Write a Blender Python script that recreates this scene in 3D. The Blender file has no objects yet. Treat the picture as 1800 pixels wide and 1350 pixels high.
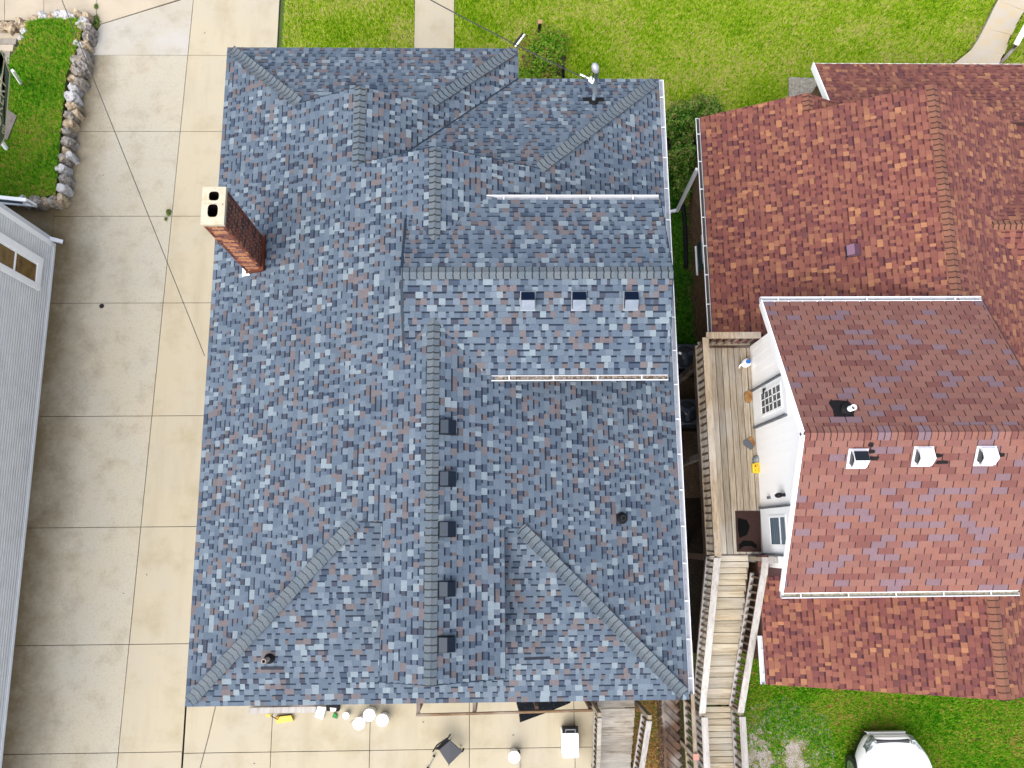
import bpy, math, random
from mathutils import Vector, Matrix, noise
R = random.Random(7)
sc = bpy.context.scene
C = sc.collection
# ------------------------------------------------------------------ camera
F, H = 1400.0, 21.5                      # focal length for an 1800 px wide frame, flying height in metres
dn = Vector((-30, 270, F)).normalized(); up = -dn
nn = Vector((-70, -7259, F)); nn -= dn * nn.dot(dn); nn.normalize()
ee = nn.cross(up)
def ray(px, py):
    c = Vector((px - 900, py - 675, F)); return Vector((c.dot(ee), c.dot(nn), c.dot(up)))
def P(px, py, h=0.0):                    # a surveyed point of the photograph, at its real height
    r = ray(px, py); t = (h - H) / r.z; return Vector((r.x * t, r.y * t, h))
def PX(px, py, X):
    r = ray(px, py); t = X / r.x; return Vector((X, r.y * t, H + r.z * t))
cam_d = bpy.data.cameras.new('camera'); cam = bpy.data.objects.new('camera', cam_d); C.objects.link(cam)
cam_d.sensor_width = 36; cam_d.lens = F * 36 / 1800; cam_d.clip_end = 2000; cam_d.clip_start = .1
right = Vector((ee.x, nn.x, up.x)); upv = -Vector((ee.y, nn.y, up.y)); back = -Vector((ee.z, nn.z, up.z))
m3 = Matrix((right, upv, back)).transposed()
cam.matrix_world = Matrix.Translation((0, 0, H)) @ m3.to_4x4()
sc.camera = cam
# ------------------------------------------------------------------ light
SUN_AZ, SUN_EL = math.radians(210), math.radians(57)
w = bpy.data.worlds.new('World'); sc.world = w; w.use_nodes = True
nt = w.node_tree; bg = nt.nodes['Background']; sky = nt.nodes.new('ShaderNodeTexSky')
sky.sky_type = 'NISHITA'; sky.sun_disc = False; sky.sun_elevation = SUN_EL; sky.sun_rotation = SUN_AZ
sky.dust_density = 3.0; sky.air_density = 1.0
hs = nt.nodes.new('ShaderNodeHueSaturation'); hs.inputs['Saturation'].default_value = .62   # thin high cloud whitens the sky
nt.links.new(sky.outputs[0], hs.inputs['Color']); nt.links.new(hs.outputs[0], bg.inputs[0]); bg.inputs[1].default_value = 0.15
sd = bpy.data.lights.new('sun', 'SUN'); sun = bpy.data.objects.new('sun', sd); C.objects.link(sun)
sd.energy = 1.3; sd.angle = math.radians(70); sd.color = (1.0, .95, .87)
dirv = Vector((math.sin(SUN_AZ) * math.cos(SUN_EL), math.cos(SUN_AZ) * math.cos(SUN_EL), math.sin(SUN_EL)))
sun.rotation_euler = dirv.to_track_quat('Z', 'Y').to_euler()
sc.view_settings.view_transform = 'Standard'; sc.view_settings.look = 'None'
sc.view_settings.gamma = 1; sc.view_settings.exposure = 1.6; sc.view_settings.use_curve_mapping = False
sc.cycles.max_bounces = 6
# ------------------------------------------------------------------ helpers
def lin(c):
    c /= 255.0
    return c / 12.92 if c <= .04045 else ((c + .055) / 1.055) ** 2.4
def A(r, g, b, k=2.6):                  # a colour read off the picture -> the base colour it needs under this light
    return (min(lin(r) / k, .85), min(lin(g) / k, .85), min(lin(b) / k, .85))
def mat(name, col, rough=.8, metal=0.0, n=None, bump=0.0, bscale=30, tint=False, spec=None, wood=None):
    """col: base colour. n: list of (scale, detail, strength, colour2) noise layers in world space"""
    m = bpy.data.materials.new(name); m.use_nodes = True; t = m.node_tree
    b = t.nodes['Principled BSDF']; b.inputs['Roughness'].default_value = rough; b.inputs['Metallic'].default_value = metal
    if spec is not None: b.inputs['Specular IOR Level'].default_value = spec
    if tint:
        a = t.nodes.new('ShaderNodeAttribute'); a.attribute_name = 'tint'; out = a.outputs['Color']
    else:
        rgb = t.nodes.new('ShaderNodeRGB'); rgb.outputs[0].default_value = (*col, 1); out = rgb.outputs[0]
    geo = t.nodes.new('ShaderNodeNewGeometry')
    for (scale, detail, lo, hi, c2) in (n or []):
        vec = geo.outputs['Position']
        if isinstance(scale, tuple):
            mp = t.nodes.new('ShaderNodeMapping'); mp.inputs['Scale'].default_value = scale
            t.links.new(vec, mp.inputs[0]); vec = mp.outputs[0]; s_ = 1.0
        else: s_ = scale
        nz = t.nodes.new('ShaderNodeTexNoise'); nz.inputs['Scale'].default_value = s_; nz.inputs['Detail'].default_value = detail
        nz.inputs['Roughness'].default_value = .65
        t.links.new(vec, nz.inputs['Vector'])
        rp = t.nodes.new('ShaderNodeMapRange'); rp.inputs[1].default_value = lo; rp.inputs[2].default_value = hi
        t.links.new(nz.outputs[0], rp.inputs[0])
        mx = t.nodes.new('ShaderNodeMix'); mx.data_type = 'RGBA'; mx.inputs[7].default_value = (*c2[:3], 1)
        if len(c2) > 3: rp.inputs[4].default_value = c2[3]
        if c2[0] < 0:                     # multiply by the grey -c2[0]
            mx.blend_type = 'MULTIPLY'; mx.inputs[7].default_value = (-c2[0], -c2[1], -c2[2], 1)
        t.links.new(rp.outputs[0], mx.inputs[0]); t.links.new(out, mx.inputs[6]); out = mx.outputs[2]
    if 'wood' in name:
        oi = t.nodes.new('ShaderNodeObjectInfo'); rp = t.nodes.new('ShaderNodeMapRange'); rp.inputs[3].default_value = .74; rp.inputs[4].default_value = 1.18
        t.links.new(oi.outputs['Random'], rp.inputs[0]); vm = t.nodes.new('ShaderNodeVectorMath'); vm.operation = 'SCALE'
        t.links.new(out, vm.inputs[0]); t.links.new(rp.outputs[0], vm.inputs['Scale']); out = vm.outputs[0]
    t.links.new(out, b.inputs['Base Color'])
    if bump:
        nz = t.nodes.new('ShaderNodeTexNoise'); nz.inputs['Scale'].default_value = bscale; nz.inputs['Detail'].default_value = 4
        t.links.new(geo.outputs['Position'], nz.inputs['Vector'])
        bp = t.nodes.new('ShaderNodeBump'); bp.inputs['Strength'].default_value = bump; bp.inputs['Distance'].default_value = .01
        t.links.new(nz.outputs[0], bp.inputs['Height']); t.links.new(bp.outputs[0], b.inputs['Normal'])
    return m
class MB:
    def __init__(s): s.v = []; s.f = []; s.c = []; s.has = False
    def add(s, v, f, c=None):
        o = len(s.v); s.v += [tuple(p) for p in v]; s.f += [tuple(i + o for i in q) for q in f]
        if c is not None: s.has = True
        s.c += [c or (1, 1, 1)] * len(f) if not isinstance(c, list) else c
        return s
    def box(s, a, b, c=None):
        x0, y0, z0 = a; x1, y1, z1 = b
        v = [(x0, y0, z0), (x1, y0, z0), (x1, y1, z0), (x0, y1, z0), (x0, y0, z1), (x1, y0, z1), (x1, y1, z1), (x0, y1, z1)]
        return s.add(v, BOXF, c)
    def beam(s, p, q, wd, th, c=None, upd=(0, 0, 1)):     # a bar from p to q, wd wide, th thick
        p = Vector(p); q = Vector(q); d = (q - p).normalized(); u = Vector(upd)
        sdv = d.cross(u)
        if sdv.length < 1e-4: sdv = d.cross(Vector((1, 0, 0)))
        sdv.normalize(); u2 = sdv.cross(d)
        v = [e + sdv * a * wd / 2 + u2 * b_ * th / 2 for e in (p, q) for a, b_ in ((-1, -1), (1, -1), (1, 1), (-1, 1))]
        return s.add(v, [(0, 1, 2, 3), (7, 6, 5, 4), (0, 4, 5, 1), (1, 5, 6, 2), (2, 6, 7, 3), (3, 7, 4, 0)], c)
    def tube(s, pts, r, k=8, c=None, cap=True):
        pts = [Vector(p) for p in pts]; rings = []
        rr = r if isinstance(r, (list, tuple)) else [r] * len(pts)
        for i, p in enumerate(pts):
            d = (pts[min(i + 1, len(pts) - 1)] - pts[max(i - 1, 0)]).normalized()
            a = d.cross(Vector((0, 0, 1)))
            if a.length < .05: a = d.cross(Vector((1, 0, 0)))
            a.normalize(); b_ = d.cross(a)
            rings.append([p + (a * math.cos(6.2832 * j / k) + b_ * math.sin(6.2832 * j / k)) * rr[i] for j in range(k)])
        v = [q for g in rings for q in g]; f = []
        for i in range(len(pts) - 1):
            for j in range(k): f.append((i * k + j, i * k + (j + 1) % k, (i + 1) * k + (j + 1) % k, (i + 1) * k + j))
        if cap: f += [tuple(range(k)), tuple(range((len(pts) - 1) * k, len(pts) * k))[::-1]]
        return s.add(v, f, c)
    def lathe(s, x, y, prof, k=24, c=None):
        v = []; f = []
        for (r, z) in prof: v += [(x + r * math.cos(6.2832 * j / k), y + r * math.sin(6.2832 * j / k), z) for j in range(k)]
        for i in range(len(prof) - 1):
            for j in range(k): f.append((i * k + j, i * k + (j + 1) % k, (i + 1) * k + (j + 1) % k, (i + 1) * k + j))
        f.append(tuple(range((len(prof) - 1) * k, len(prof) * k)))
        return s.add(v, f, c)
    def prism(s, poly, z0, z1, c=None):
        n = len(poly); z0f = z0 if callable(z0) else (lambda x, y: z0); z1f = z1 if callable(z1) else (lambda x, y: z1)
        v = [(p[0], p[1], z0f(p[0], p[1])) for p in poly] + [(p[0], p[1], z1f(p[0], p[1])) for p in poly]
        f = [tuple(range(n))[::-1], tuple(range(n, 2 * n))] + [(i, (i + 1) % n, n + (i + 1) % n, n + i) for i in range(n)]
        return s.add(v, f, c)
BOXF = [(3, 2, 1, 0), (4, 5, 6, 7), (0, 1, 5, 4), (1, 2, 6, 5), (2, 3, 7, 6), (3, 0, 4, 7)]
ORG = {}
def org(o): return ORG.get(o.name, Vector((0, 0, 0))) if o else Vector((0, 0, 0))
def build(name, mb, m, parent=None, at=None, smooth=False, bevel=0, world=True):
    """links the collected geometry as ONE mesh object; its coordinates are world metres, its origin the parent's (or 'at')"""
    o0 = Vector(at) if at is not None else org(parent)
    sub = o0 if world else Vector((0, 0, 0))
    me = bpy.data.meshes.new(name)
    me.from_pydata([(p[0] - sub.x, p[1] - sub.y, p[2] - sub.z) for p in mb.v], [], mb.f)
    if mb.has:
        at_ = me.attributes.new('tint', 'FLOAT_COLOR', 'CORNER'); buf = []
        for q, c in zip(mb.f, mb.c):
            buf += [c[0], c[1], c[2], 1.0] * len(q)
        at_.data.foreach_set('color', buf)
    me.materials.append(m); me.update()
    if smooth: me.shade_smooth()
    o = bpy.data.objects.new(name, me); C.objects.link(o)
    if parent:
        o.parent = parent; o.location = o0 - org(parent)
    else: o.location = o0
    ORG[o.name] = Vector(o0)
    if bevel:
        md = o.modifiers.new('bevel', 'BEVEL'); md.width = bevel; md.segments = 2; md.limit_method = 'ANGLE'
    return o
def tag(o, label=None, cat=None, group=None, kind=None):
    for k_, v_ in (('label', label), ('category', cat), ('group', group), ('kind', kind)):
        if v_: o[k_] = v_
    return o
def thing(name, loc, label, cat, group=None, rz=0):
    o = bpy.data.objects.new(name, None); C.objects.link(o); o.location = loc; o.rotation_euler.z = rz
    o.empty_display_size = .2; ORG[o.name] = Vector(loc); return tag(o, label, cat, group)
def piece(name, src, parent, loc, rot=None, scale=None):     # another piece sharing src's mesh; loc in world metres
    o = src.copy(); o.name = name; C.objects.link(o); o.parent = parent; o.location = Vector(loc) - org(parent)
    if rot is not None: o.rotation_euler = rot
    if scale is not None: o.scale = scale
    return o
def clip(poly, xa, keep):    # keep the side where dot(n,p) <= d
    n0, n1, d = keep; out = []; L = len(poly)
    for i in range(L):
        p, q = poly[i], poly[(i + 1) % L]
        a = n0 * p[0] + n1 * p[1] - d; b = n0 * q[0] + n1 * q[1] - d
        if a <= 0: out.append(p)
        if (a < 0 < b) or (b < 0 < a):
            t = a / (a - b); out.append((p[0] + (q[0] - p[0]) * t, p[1] + (q[1] - p[1]) * t))
    return out
def clip_to(poly, conv):
    for i in range(len(conv)):
        p, q = conv[i], conv[(i + 1) % len(conv)]
        nx, ny = q[1] - p[1], -(q[0] - p[0])
        poly = clip(poly, None, (nx, ny, nx * p[0] + ny * p[1]))
        if len(poly) < 3: return []
    return poly
def ccw(poly):
    a = sum(poly[i][0] * poly[(i + 1) % len(poly)][1] - poly[(i + 1) % len(poly)][0] * poly[i][1] for i in range(len(poly)))
    return poly if a > 0 else poly[::-1]
def parea(poly): return abs(sum(poly[i][0] * poly[(i + 1) % len(poly)][1] - poly[(i + 1) % len(poly)][0] * poly[i][1] for i in range(len(poly)))) / 2
# ------------------------------------------------------------------ materials
shingle_mat = mat('asphalt_granules', (1, 1, 1), .95, tint=True, spec=.25, bump=.35, bscale=170,
                  n=[(110, 3, .40, .60, (-.60, -.60, -.60, .75)), (.5, 3, .35, .75, (-.84, -.86, -.9, .6)), (40, 3, .52, .72, (-1.3, -1.3, -1.28, .6)), (5, 4, .55, .75, (-.85, -.85, -.87, .6))])
deck_mat = mat('roof_underlay', A(50, 60, 75), .9)
red_deck = mat('roof_underlay_red', A(80, 45, 42), .9)
white = mat('white_paint', (.8, .8, .8), .45, n=[(6, 4, .5, .75, (.68, .68, .67, .4))])
white_al = mat('white_aluminium', (.48, .49, .52), .4, n=[(9, 4, .55, .75, (.5, .5, .48, .35))])
white_wall = mat('white_vinyl', (.9, .9, .89), .45)
grimy = mat('gutter_silt', A(190, 185, 165), .9, n=[(14, 5, .45, .62, A(80, 65, 50))])
grimy_leaf = mat('gutter_leaves', A(120, 95, 70), .95, n=[(22, 5, .42, .6, A(215, 205, 190)), (60, 3, .5, .7, A(60, 40, 30))])
siding_grey = mat('grey_vinyl', (.56, .555, .54), .55, n=[(2.5, 3, .4, .8, (.48, .475, .455))])
stucco = mat('house_stucco', A(150, 148, 140), .9, n=[(3, 4, .4, .7, A(125, 122, 116))])
brown_sid = mat('brown_siding', A(150, 112, 72), .8, n=[(6, 4, .4, .7, A(80, 58, 38))])
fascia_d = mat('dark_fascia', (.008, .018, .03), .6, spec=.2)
flash_cu = mat('copper_brown_flashing', A(150, 80, 45), .5, .3, n=[(8, 4, .4, .7, A(110, 55, 35))])
blackm = mat('black_metal', (.005, .007, .010), .4, spec=.25)
blackp = mat('black_rubber', (.006, .0065, .007), .7, spec=.12, n=[(12, 3, .5, .8, (.015, .016, .018))])
navy = mat('dark_vent_metal', (.004, .008, .016), .4, 0, spec=.14)
navy2 = mat('dark_vent_metal_sheen', (.016, .024, .036), .4, 0, spec=.22)  # lighter than navy: the reflection on the back sheet is painted in
pale_vent = mat('pale_metal_sky_sheen', A(146, 158, 175), .4, .3, n=[(5, 3, .4, .7, A(165, 175, 190))])  # hood fronts: reflected sky painted pale; the flange shares the tone
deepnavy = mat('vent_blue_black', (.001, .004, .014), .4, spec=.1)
white_v = mat('white_vent_metal', (.8, .8, .82), .4, n=[(11, 4, .55, .75, (.55, .55, .5, .3))])
purple = mat('plum_vent_metal', A(158, 118, 140), .4)
tar = mat('tar_patch', (.006, .005, .006), .7, spec=.12, n=[(30, 4, .55, .75, (.03, .024, .02))])
wood_n = lambda sx, sy, base, dark: mat('weathered_wood', A(*base), .85, bump=.3, bscale=60,
        n=[((sx, sy, 8), 5, .42, .68, A(*dark)), ((sx * 2.6, sy * 2.6, 20), 4, .6, .72, (*A(dark[0] * .55, dark[1] * .5, dark[2] * .45), .8)), (1.1, 2, .45, .7, (*A(235, 232, 225), .5))])
wood_y = wood_n(26, 1.6, (220, 204, 178), (158, 136, 108)); wood_y.name = 'deck_wood_along_y'
wood_x = wood_n(1.6, 26, (240, 228, 200), (196, 170, 132)); wood_x.name = 'deck_wood_across'
wood_r = wood_n(18, 3, (208, 188, 160), (160, 134, 104)); wood_r.name = 'rail_wood'
wood_pale = wood_n(18, 2.0, (226, 220, 214), (188, 178, 168)); wood_pale.name = 'bleached_rail_wood'
wood_old = wood_n(2.0, 22, (205, 196, 180), (140, 128, 112)); wood_old.name = 'old_stair_wood'
wood_b = wood_n(3, 14, (176, 138, 98), (120, 86, 58)); wood_b.name = 'brown_wood'
wood_m = wood_n(10, 3, (160, 128, 102), (104, 78, 60)); wood_m.name = 'baluster_wood'
wood_d = wood_n(10, 3, (120, 88, 66), (70, 48, 36)); wood_d.name = 'dark_wood'
conc_old = mat('old_concrete', A(220, 211, 190), .9, bump=.25, bscale=90,
    n=[(.45, 4, .42, .66, A(226, 222, 212)), (1.6, 5, .5, .75, (*A(178, 164, 138), .6)), (60, 3, .45, .75, (-.86, -.85, -.82, .6)), (24, 2, .70, .76, (*A(120, 105, 85), .5))])
conc_new = mat('buff_concrete', A(228, 215, 184), .9, bump=.2, bscale=90,
    n=[(.4, 4, .42, .7, A(222, 212, 190)), (1.3, 5, .5, .75, (*A(200, 184, 146), .7)), ((1.8, .25, 1), 5, .5, .72, (*A(205, 192, 160), .6)), (70, 3, .45, .75, (-.88, -.87, -.84, .55))])
conc_side = mat('sidewalk_concrete', A(232, 216, 190), .9, bump=.2, bscale=90, n=[(.8, 5, .4, .7, A(205, 190, 165)), (70, 3, .45, .75, (-.88, -.87, -.84, .6))])
joint = mat('joint_dirt', A(84, 72, 54), .95)
stone_m = mat('field_stone', A(200, 192, 184), .9, bump=.8, bscale=22, n=[(9, 5, .42, .62, A(120, 108, 98)), (5, 4, .52, .68, A(214, 196, 160)), (26, 3, .58, .72, A(70, 62, 58))])
stone_w = mat('pale_stone', A(242, 240, 240), .9, bump=.7, bscale=22, n=[(10, 5, .5, .7, A(160, 150, 140)), (26, 3, .6, .72, A(90, 82, 74))])
stone_t = mat('tan_stone', A(234, 212, 176), .9, bump=.7, bscale=22, n=[(8, 5, .45, .65, A(150, 120, 92)), (30, 3, .6, .72, A(80, 64, 50))])
soil = mat('soil', A(96, 72, 48), .95, bump=.5, bscale=25, n=[(3, 5, .4, .65, A(60, 44, 30)), (18, 4, .5, .7, A(120, 98, 62))])
dark_soil = mat('dark_soil', (.012, .009, .006), .95, spec=.1, bump=.5, bscale=25, n=[(4, 5, .4, .65, (.007, .005, .004)), (20, 4, .55, .7, (.03, .024, .015))])
def foliage(name, cols, spread=.5, clump=9.0, patch=.55, dry=None):
    m = bpy.data.materials.new(name); m.use_nodes = True; t = m.node_tree; b = t.nodes['Principled BSDF']
    b.inputs['Roughness'].default_value = .7; b.inputs['Specular IOR Level'].default_value = .08
    geo = t.nodes.new('ShaderNodeNewGeometry'); at_ = t.nodes.new('ShaderNodeAttribute'); at_.attribute_name = 'tint'
    def nz_(sc_, det, lo, hi, amp):
        nz = t.nodes.new('ShaderNodeTexNoise'); nz.inputs['Scale'].default_value = sc_; nz.inputs['Detail'].default_value = det; nz.inputs['Roughness'].default_value = .65
        t.links.new(geo.outputs['Position'], nz.inputs['Vector']); mr = t.nodes.new('ShaderNodeMapRange')
        mr.inputs[1].default_value = lo; mr.inputs[2].default_value = hi; mr.inputs[3].default_value = -amp; mr.inputs[4].default_value = amp
        t.links.new(nz.outputs[0], mr.inputs[0]); return mr.outputs[0]
    sep = t.nodes.new('ShaderNodeSeparateColor'); t.links.new(at_.outputs['Color'], sep.inputs[0])
    add = t.nodes.new('ShaderNodeMath'); add.operation = 'MULTIPLY_ADD'; add.inputs[1].default_value = spread * .55; add.inputs[2].default_value = .5
    t.links.new(sep.outputs[0], add.inputs[0]); out = add.outputs[0]
    for o_ in (nz_(clump, 3, .3, .7, .26), nz_(patch, 5, .3, .7, .24)):
        ad = t.nodes.new('ShaderNodeMath'); ad.operation = 'ADD'; t.links.new(out, ad.inputs[0]); t.links.new(o_, ad.inputs[1]); out = ad.outputs[0]
    cr = t.nodes.new('ShaderNodeValToRGB'); e = cr.color_ramp.elements
    while len(e) > 1: e.remove(e[-1])
    e[0].position = cols[0][0]; e[0].color = (*cols[0][1], 1)
    for p_, c_ in cols[1:]:
        n_ = e.new(min(p_, 1)); n_.color = (*c_, 1)
    t.links.new(out, cr.inputs[0]); t.links.new(cr.outputs[0], b.inputs['Base Color'])
    return m
grass_m = foliage('grass_blades', [(.1, A(84, 136, 2)), (.36, A(136, 196, 6)), (.6, A(178, 220, 28)), (.8, A(218, 232, 84)), (.97, A(240, 224, 150))], 1.0)
grass_g = foliage('grass_blades_green', [(.12, A(40, 116, 2)), (.4, A(88, 176, 8)), (.64, A(134, 200, 24)), (.84, A(186, 198, 70)), (1.0, A(206, 168, 100))], 1.0)
lawn_m = mat('turf', A(72, 112, 8), .95, bump=.6, bscale=30, n=[(1.1, 6, .4, .65, A(60, 92, 20)), (30, 4, .45, .65, A(120, 128, 52))])
leaf_m = foliage('shrub_leaves', [(.1, A(26, 64, 4)), (.34, A(84, 166, 14)), (.62, A(146, 216, 44)), (.8, A(186, 196, 84)), (.96, A(178, 112, 84))], 1.0)
hedge_m = foliage('hedge_leaves', [(.1, A(16, 46, 8)), (.38, A(50, 104, 22)), (.62, A(108, 164, 50)), (.85, A(170, 196, 96)), (1.0, A(190, 150, 110))], 1.0)
cover_m = foliage('ground_cover_leaves', [(.15, A(22, 62, 8)), (.5, A(50, 118, 20)), (.9, A(104, 168, 44))], 1.0)
litter_m = foliage('dead_leaves', [(.15, A(110, 72, 36)), (.45, A(175, 125, 70)), (.7, A(215, 172, 110)), (.95, A(120, 140, 50))], 1.0)
glass_d = mat('dark_glass', (.03, .045, .06), .08, n=[(2, 2, .4, .7, (.1, .13, .15))])
glass_b = mat('blind_glass', A(160, 180, 195), .15, n=[((.1, .1, 30), 1, .45, .55, A(120, 145, 165))])
cable_m = mat('black_cable', (.015, .015, .016), .6)
cable_w = mat('pale_cable', (.6, .6, .6), .5)

# ================================================================== THE GREY HOUSE
def plane_fn(a, b, c): return lambda x, y: a + b * x + c * y
class Roof:
    def __init__(s, parent, seed, cool=False): s.parent = parent; s.recs = []; s.rnd = random.Random(seed); s.cool = cool
    def face(s, pl, pieces, pal, style='lam', e=.119, origin=(0, 0), thick=.14, deckm=None, hide=None):
        a, b, c = pl; zf = plane_fn(a, b, c); sl = math.hypot(b, c); vx, vy = b / sl, c / sl; ux, uy = vy, -vx
        ec = e / math.sqrt(1 + sl * sl); rnd = s.rnd
        pieces = [ccw([tuple(p) for p in q]) for q in pieces]
        for q in pieces:
            s.deck.prism(q, lambda x, y: zf(x, y) - thick, lambda x, y: zf(x, y) - .012)
        V = [(p[0] - origin[0]) * vx + (p[1] - origin[1]) * vy for q in pieces for p in q]
        U = [(p[0] - origin[0]) * ux + (p[1] - origin[1]) * uy for q in pieces for p in q]
        i0 = math.floor(min(V) / ec); i1 = math.ceil(max(V) / ec)
        for i in range(i0, i1 + 1):
            v0 = i * ec + rnd.uniform(-.002, .002); v1 = (i + 1) * ec
            u = min(U) - rnd.uniform(0, .3)
            if style == 'tab': u = min(U) - .4 + (i % 2) * .1525 + rnd.uniform(-.012, .012)
            tooth = rnd.random() < .5
            while u < max(U):
                if style == 'lam':
                    wd = rnd.choice((.07, .09, .11, .12, .14, .18)) if tooth else rnd.choice((.06, .08, .09, .11, .14))
                    t = .013 if tooth else .006
                    if rnd.random() > .16: tooth = not tooth
                    g = 0
                else: wd = .305; t = .006; g = .0095
                col = pal(rnd, t > .01)
                q0 = [(u + g, v0), (u + wd - g, v0), (u + wd - g, v1 + .002), (u + g, v1 + .002)]
                W = [(origin[0] + ux * pu + vx * pv, origin[1] + uy * pu + vy * pv) for pu, pv in q0]
                W = ccw(W)
                for q in pieces:
                    x0, x1 = min(p[0] for p in q), max(p[0] for p in q); y0, y1 = min(p[1] for p in q), max(p[1] for p in q)
                    if max(p[0] for p in W) < x0 or min(p[0] for p in W) > x1 or max(p[1] for p in W) < y0 or min(p[1] for p in W) > y1: continue
                    k = clip_to(W, q)
                    if len(k) < 3 or parea(k) < 2e-5: continue
                    if hide and hide(k[0][0], k[0][1]): continue
                    def lift(x, y):
                        v = (x - origin[0]) * vx + (y - origin[1]) * vy
                        return max(0, t * (1 - (v - v0) / (v1 - v0)))
                    n = len(k); vs = [(x, y, zf(x, y) + lift(x, y)) for x, y in k] + [(x, y, zf(x, y) - .008) for x, y in k]
                    fs = [tuple(range(n))] + [(j, n + j, n + (j + 1) % n, (j + 1) % n) for j in range(n)]
                    eg = tuple(x * .5 for x in col); cs = [col] + [eg] * n
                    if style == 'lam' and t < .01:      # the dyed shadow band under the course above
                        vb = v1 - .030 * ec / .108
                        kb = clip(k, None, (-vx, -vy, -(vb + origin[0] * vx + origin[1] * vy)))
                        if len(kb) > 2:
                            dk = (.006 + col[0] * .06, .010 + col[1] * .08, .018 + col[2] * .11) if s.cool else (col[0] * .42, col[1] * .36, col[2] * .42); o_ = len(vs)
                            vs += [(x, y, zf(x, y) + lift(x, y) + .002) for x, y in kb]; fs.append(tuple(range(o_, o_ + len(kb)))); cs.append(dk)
                    cx = sum(p[0] for p in k) / n; cy = sum(p[1] for p in k) / n
                    s.recs.append((parea(k) * (1.0 if style == 'lam' else 4) / (1 + .002 * (cx * cx + cy * cy)), vs, fs, cs))
                u += wd
    def finish(s, n_ind, m, name='shingle'):
        s.recs.sort(key=lambda r: -r[0]); rest = MB()
        for k_, (a_, vs, fs, cs) in enumerate(s.recs):
            if k_ < n_ind:
                mb = MB(); mb.add(vs, fs, cs); build(name, mb, m, s.obj)
            else: rest.add(vs, fs, cs)
        o = build('shingle_courses', rest, m, s.obj); o['kind'] = 'stuff'
def side(pl, D, toward):
    n = Vector((-pl[1], -pl[2], 1)).normalized(); v = n.cross(D).normalized()
    return v if v.dot(toward) > 0 else -v
def caps(parent, p0, p1, plL, plR, pal, m, e=.13, wd=.125, rnd=R, name='ridge_cap', lift=.016, ext=.022):
    """overlapping cap shingles bent over a ridge or hip, laid from p0 up to p1"""
    p0 = Vector(p0); p1 = Vector(p1); D = (p1 - p0); L = D.length; D.normalize()
    perp = D.cross(Vector((0, 0, 1))).normalized()
    Ls = side(plL, D, -perp); Rs = side(plR, D, perp); UPV = -(Ls + Rs); UPV = UPV.normalized() if UPV.length > .02 else Vector((0, 0, 1))
    if UPV.z < 0: UPV = -UPV
    k = 0
    while k * e < L - .03:
        a = p0 + D * (k * e); b = p0 + D * min(k * e + e * 1.25, L)
        wl = wd * rnd.uniform(.97, 1.03); j = rnd.uniform(-.005, .005); bend = .018
        def row(c, h):
            cc = c + UPV * h
            return [cc + Ls * wl - UPV * .0, cc + Ls * wl * .35 + UPV * (-.002), cc + UPV * .004, cc + Rs * wl * .35 + UPV * (-.002), cc + Rs * wl]
        ra = row(a + D * j, lift + .010); rb = row(b, lift * .45)
        # the exposed end curves a little towards the ridge line
        ra[0] -= D * -.012; ra[4] -= D * -.012; ra[2] += D * .014; ra[1] += D * .004; ra[3] += D * .004
        vs = ra + rb + [v - UPV * .010 - D * ext for v in ra] + [v - UPV * .02 for v in rb]
        fs = [(i, i + 1, i + 6, i + 5) for i in range(4)] + [(10 + i, 11 + i, i + 1, i) for i in range(4)] + [(0, 5, 15, 10), (4, 14, 19, 9)]
        col = pal(rnd); dk = tuple(x * .2 for x in col)  # dark leaning end face paints the shadow line at each cap's edge
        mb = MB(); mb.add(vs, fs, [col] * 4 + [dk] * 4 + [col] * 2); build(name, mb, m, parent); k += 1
def pick(rnd, tab, jit, gain=(1.34, 1.30, 1.22)):
    r = rnd.random() * sum(w_ for w_, c in tab)
    for w_, c in tab:
        r -= w_
        if r <= 0: break
    j = rnd.uniform(1 - jit, 1 + jit); return tuple(x * j * k_ for x, k_ in zip(A(*c), gain))
GG = (.92, .89, .83)
def pal_grey(rnd, tooth=True):
    if tooth: return pick(rnd, ((20, (146, 164, 186)), (36, (134, 153, 176)), (22, (122, 142, 167)), (13, (148, 141, 148)), (12, (176, 195, 212))), .05, GG)
    return pick(rnd, ((12, (88, 106, 134)), (22, (106, 124, 149)), (38, (122, 140, 164)), (14, (136, 129, 136)), (5, (164, 184, 203)), (6, (90, 97, 118))), .07, GG)
def pal_cap(rnd): return pick(rnd, ((1, (134, 150, 166)), (1, (142, 155, 168))), .05, (.90, .87, .81))
def pal_red(rnd, tooth=True):
    t = ((30, (156, 101, 88)), (26, (146, 91, 82)), (14, (132, 79, 78)), (14, (168, 115, 92)), (6, (186, 132, 100)), (5, (122, 76, 76))) if tooth else \
        ((30, (146, 92, 81)), (26, (136, 83, 76)), (20, (122, 73, 74)), (10, (158, 106, 86)), (4, (178, 124, 94)), (6, (114, 70, 74)))
    return pick(rnd, t, .08)
def pal_tab(rnd, tooth=True): return pick(rnd, ((34, (164, 119, 107)), (22, (153, 107, 98)), (16, (164, 116, 102)), (15, (150, 126, 134)), (8, (143, 95, 88))), .05, (1.24, 1.15, 1.15))
def pal_redcap(rnd): return pick(rnd, ((1, (158, 110, 92)), (1, (150, 102, 86))), .06)
def pal_tabcap(rnd): return pal_tab(rnd)

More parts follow.
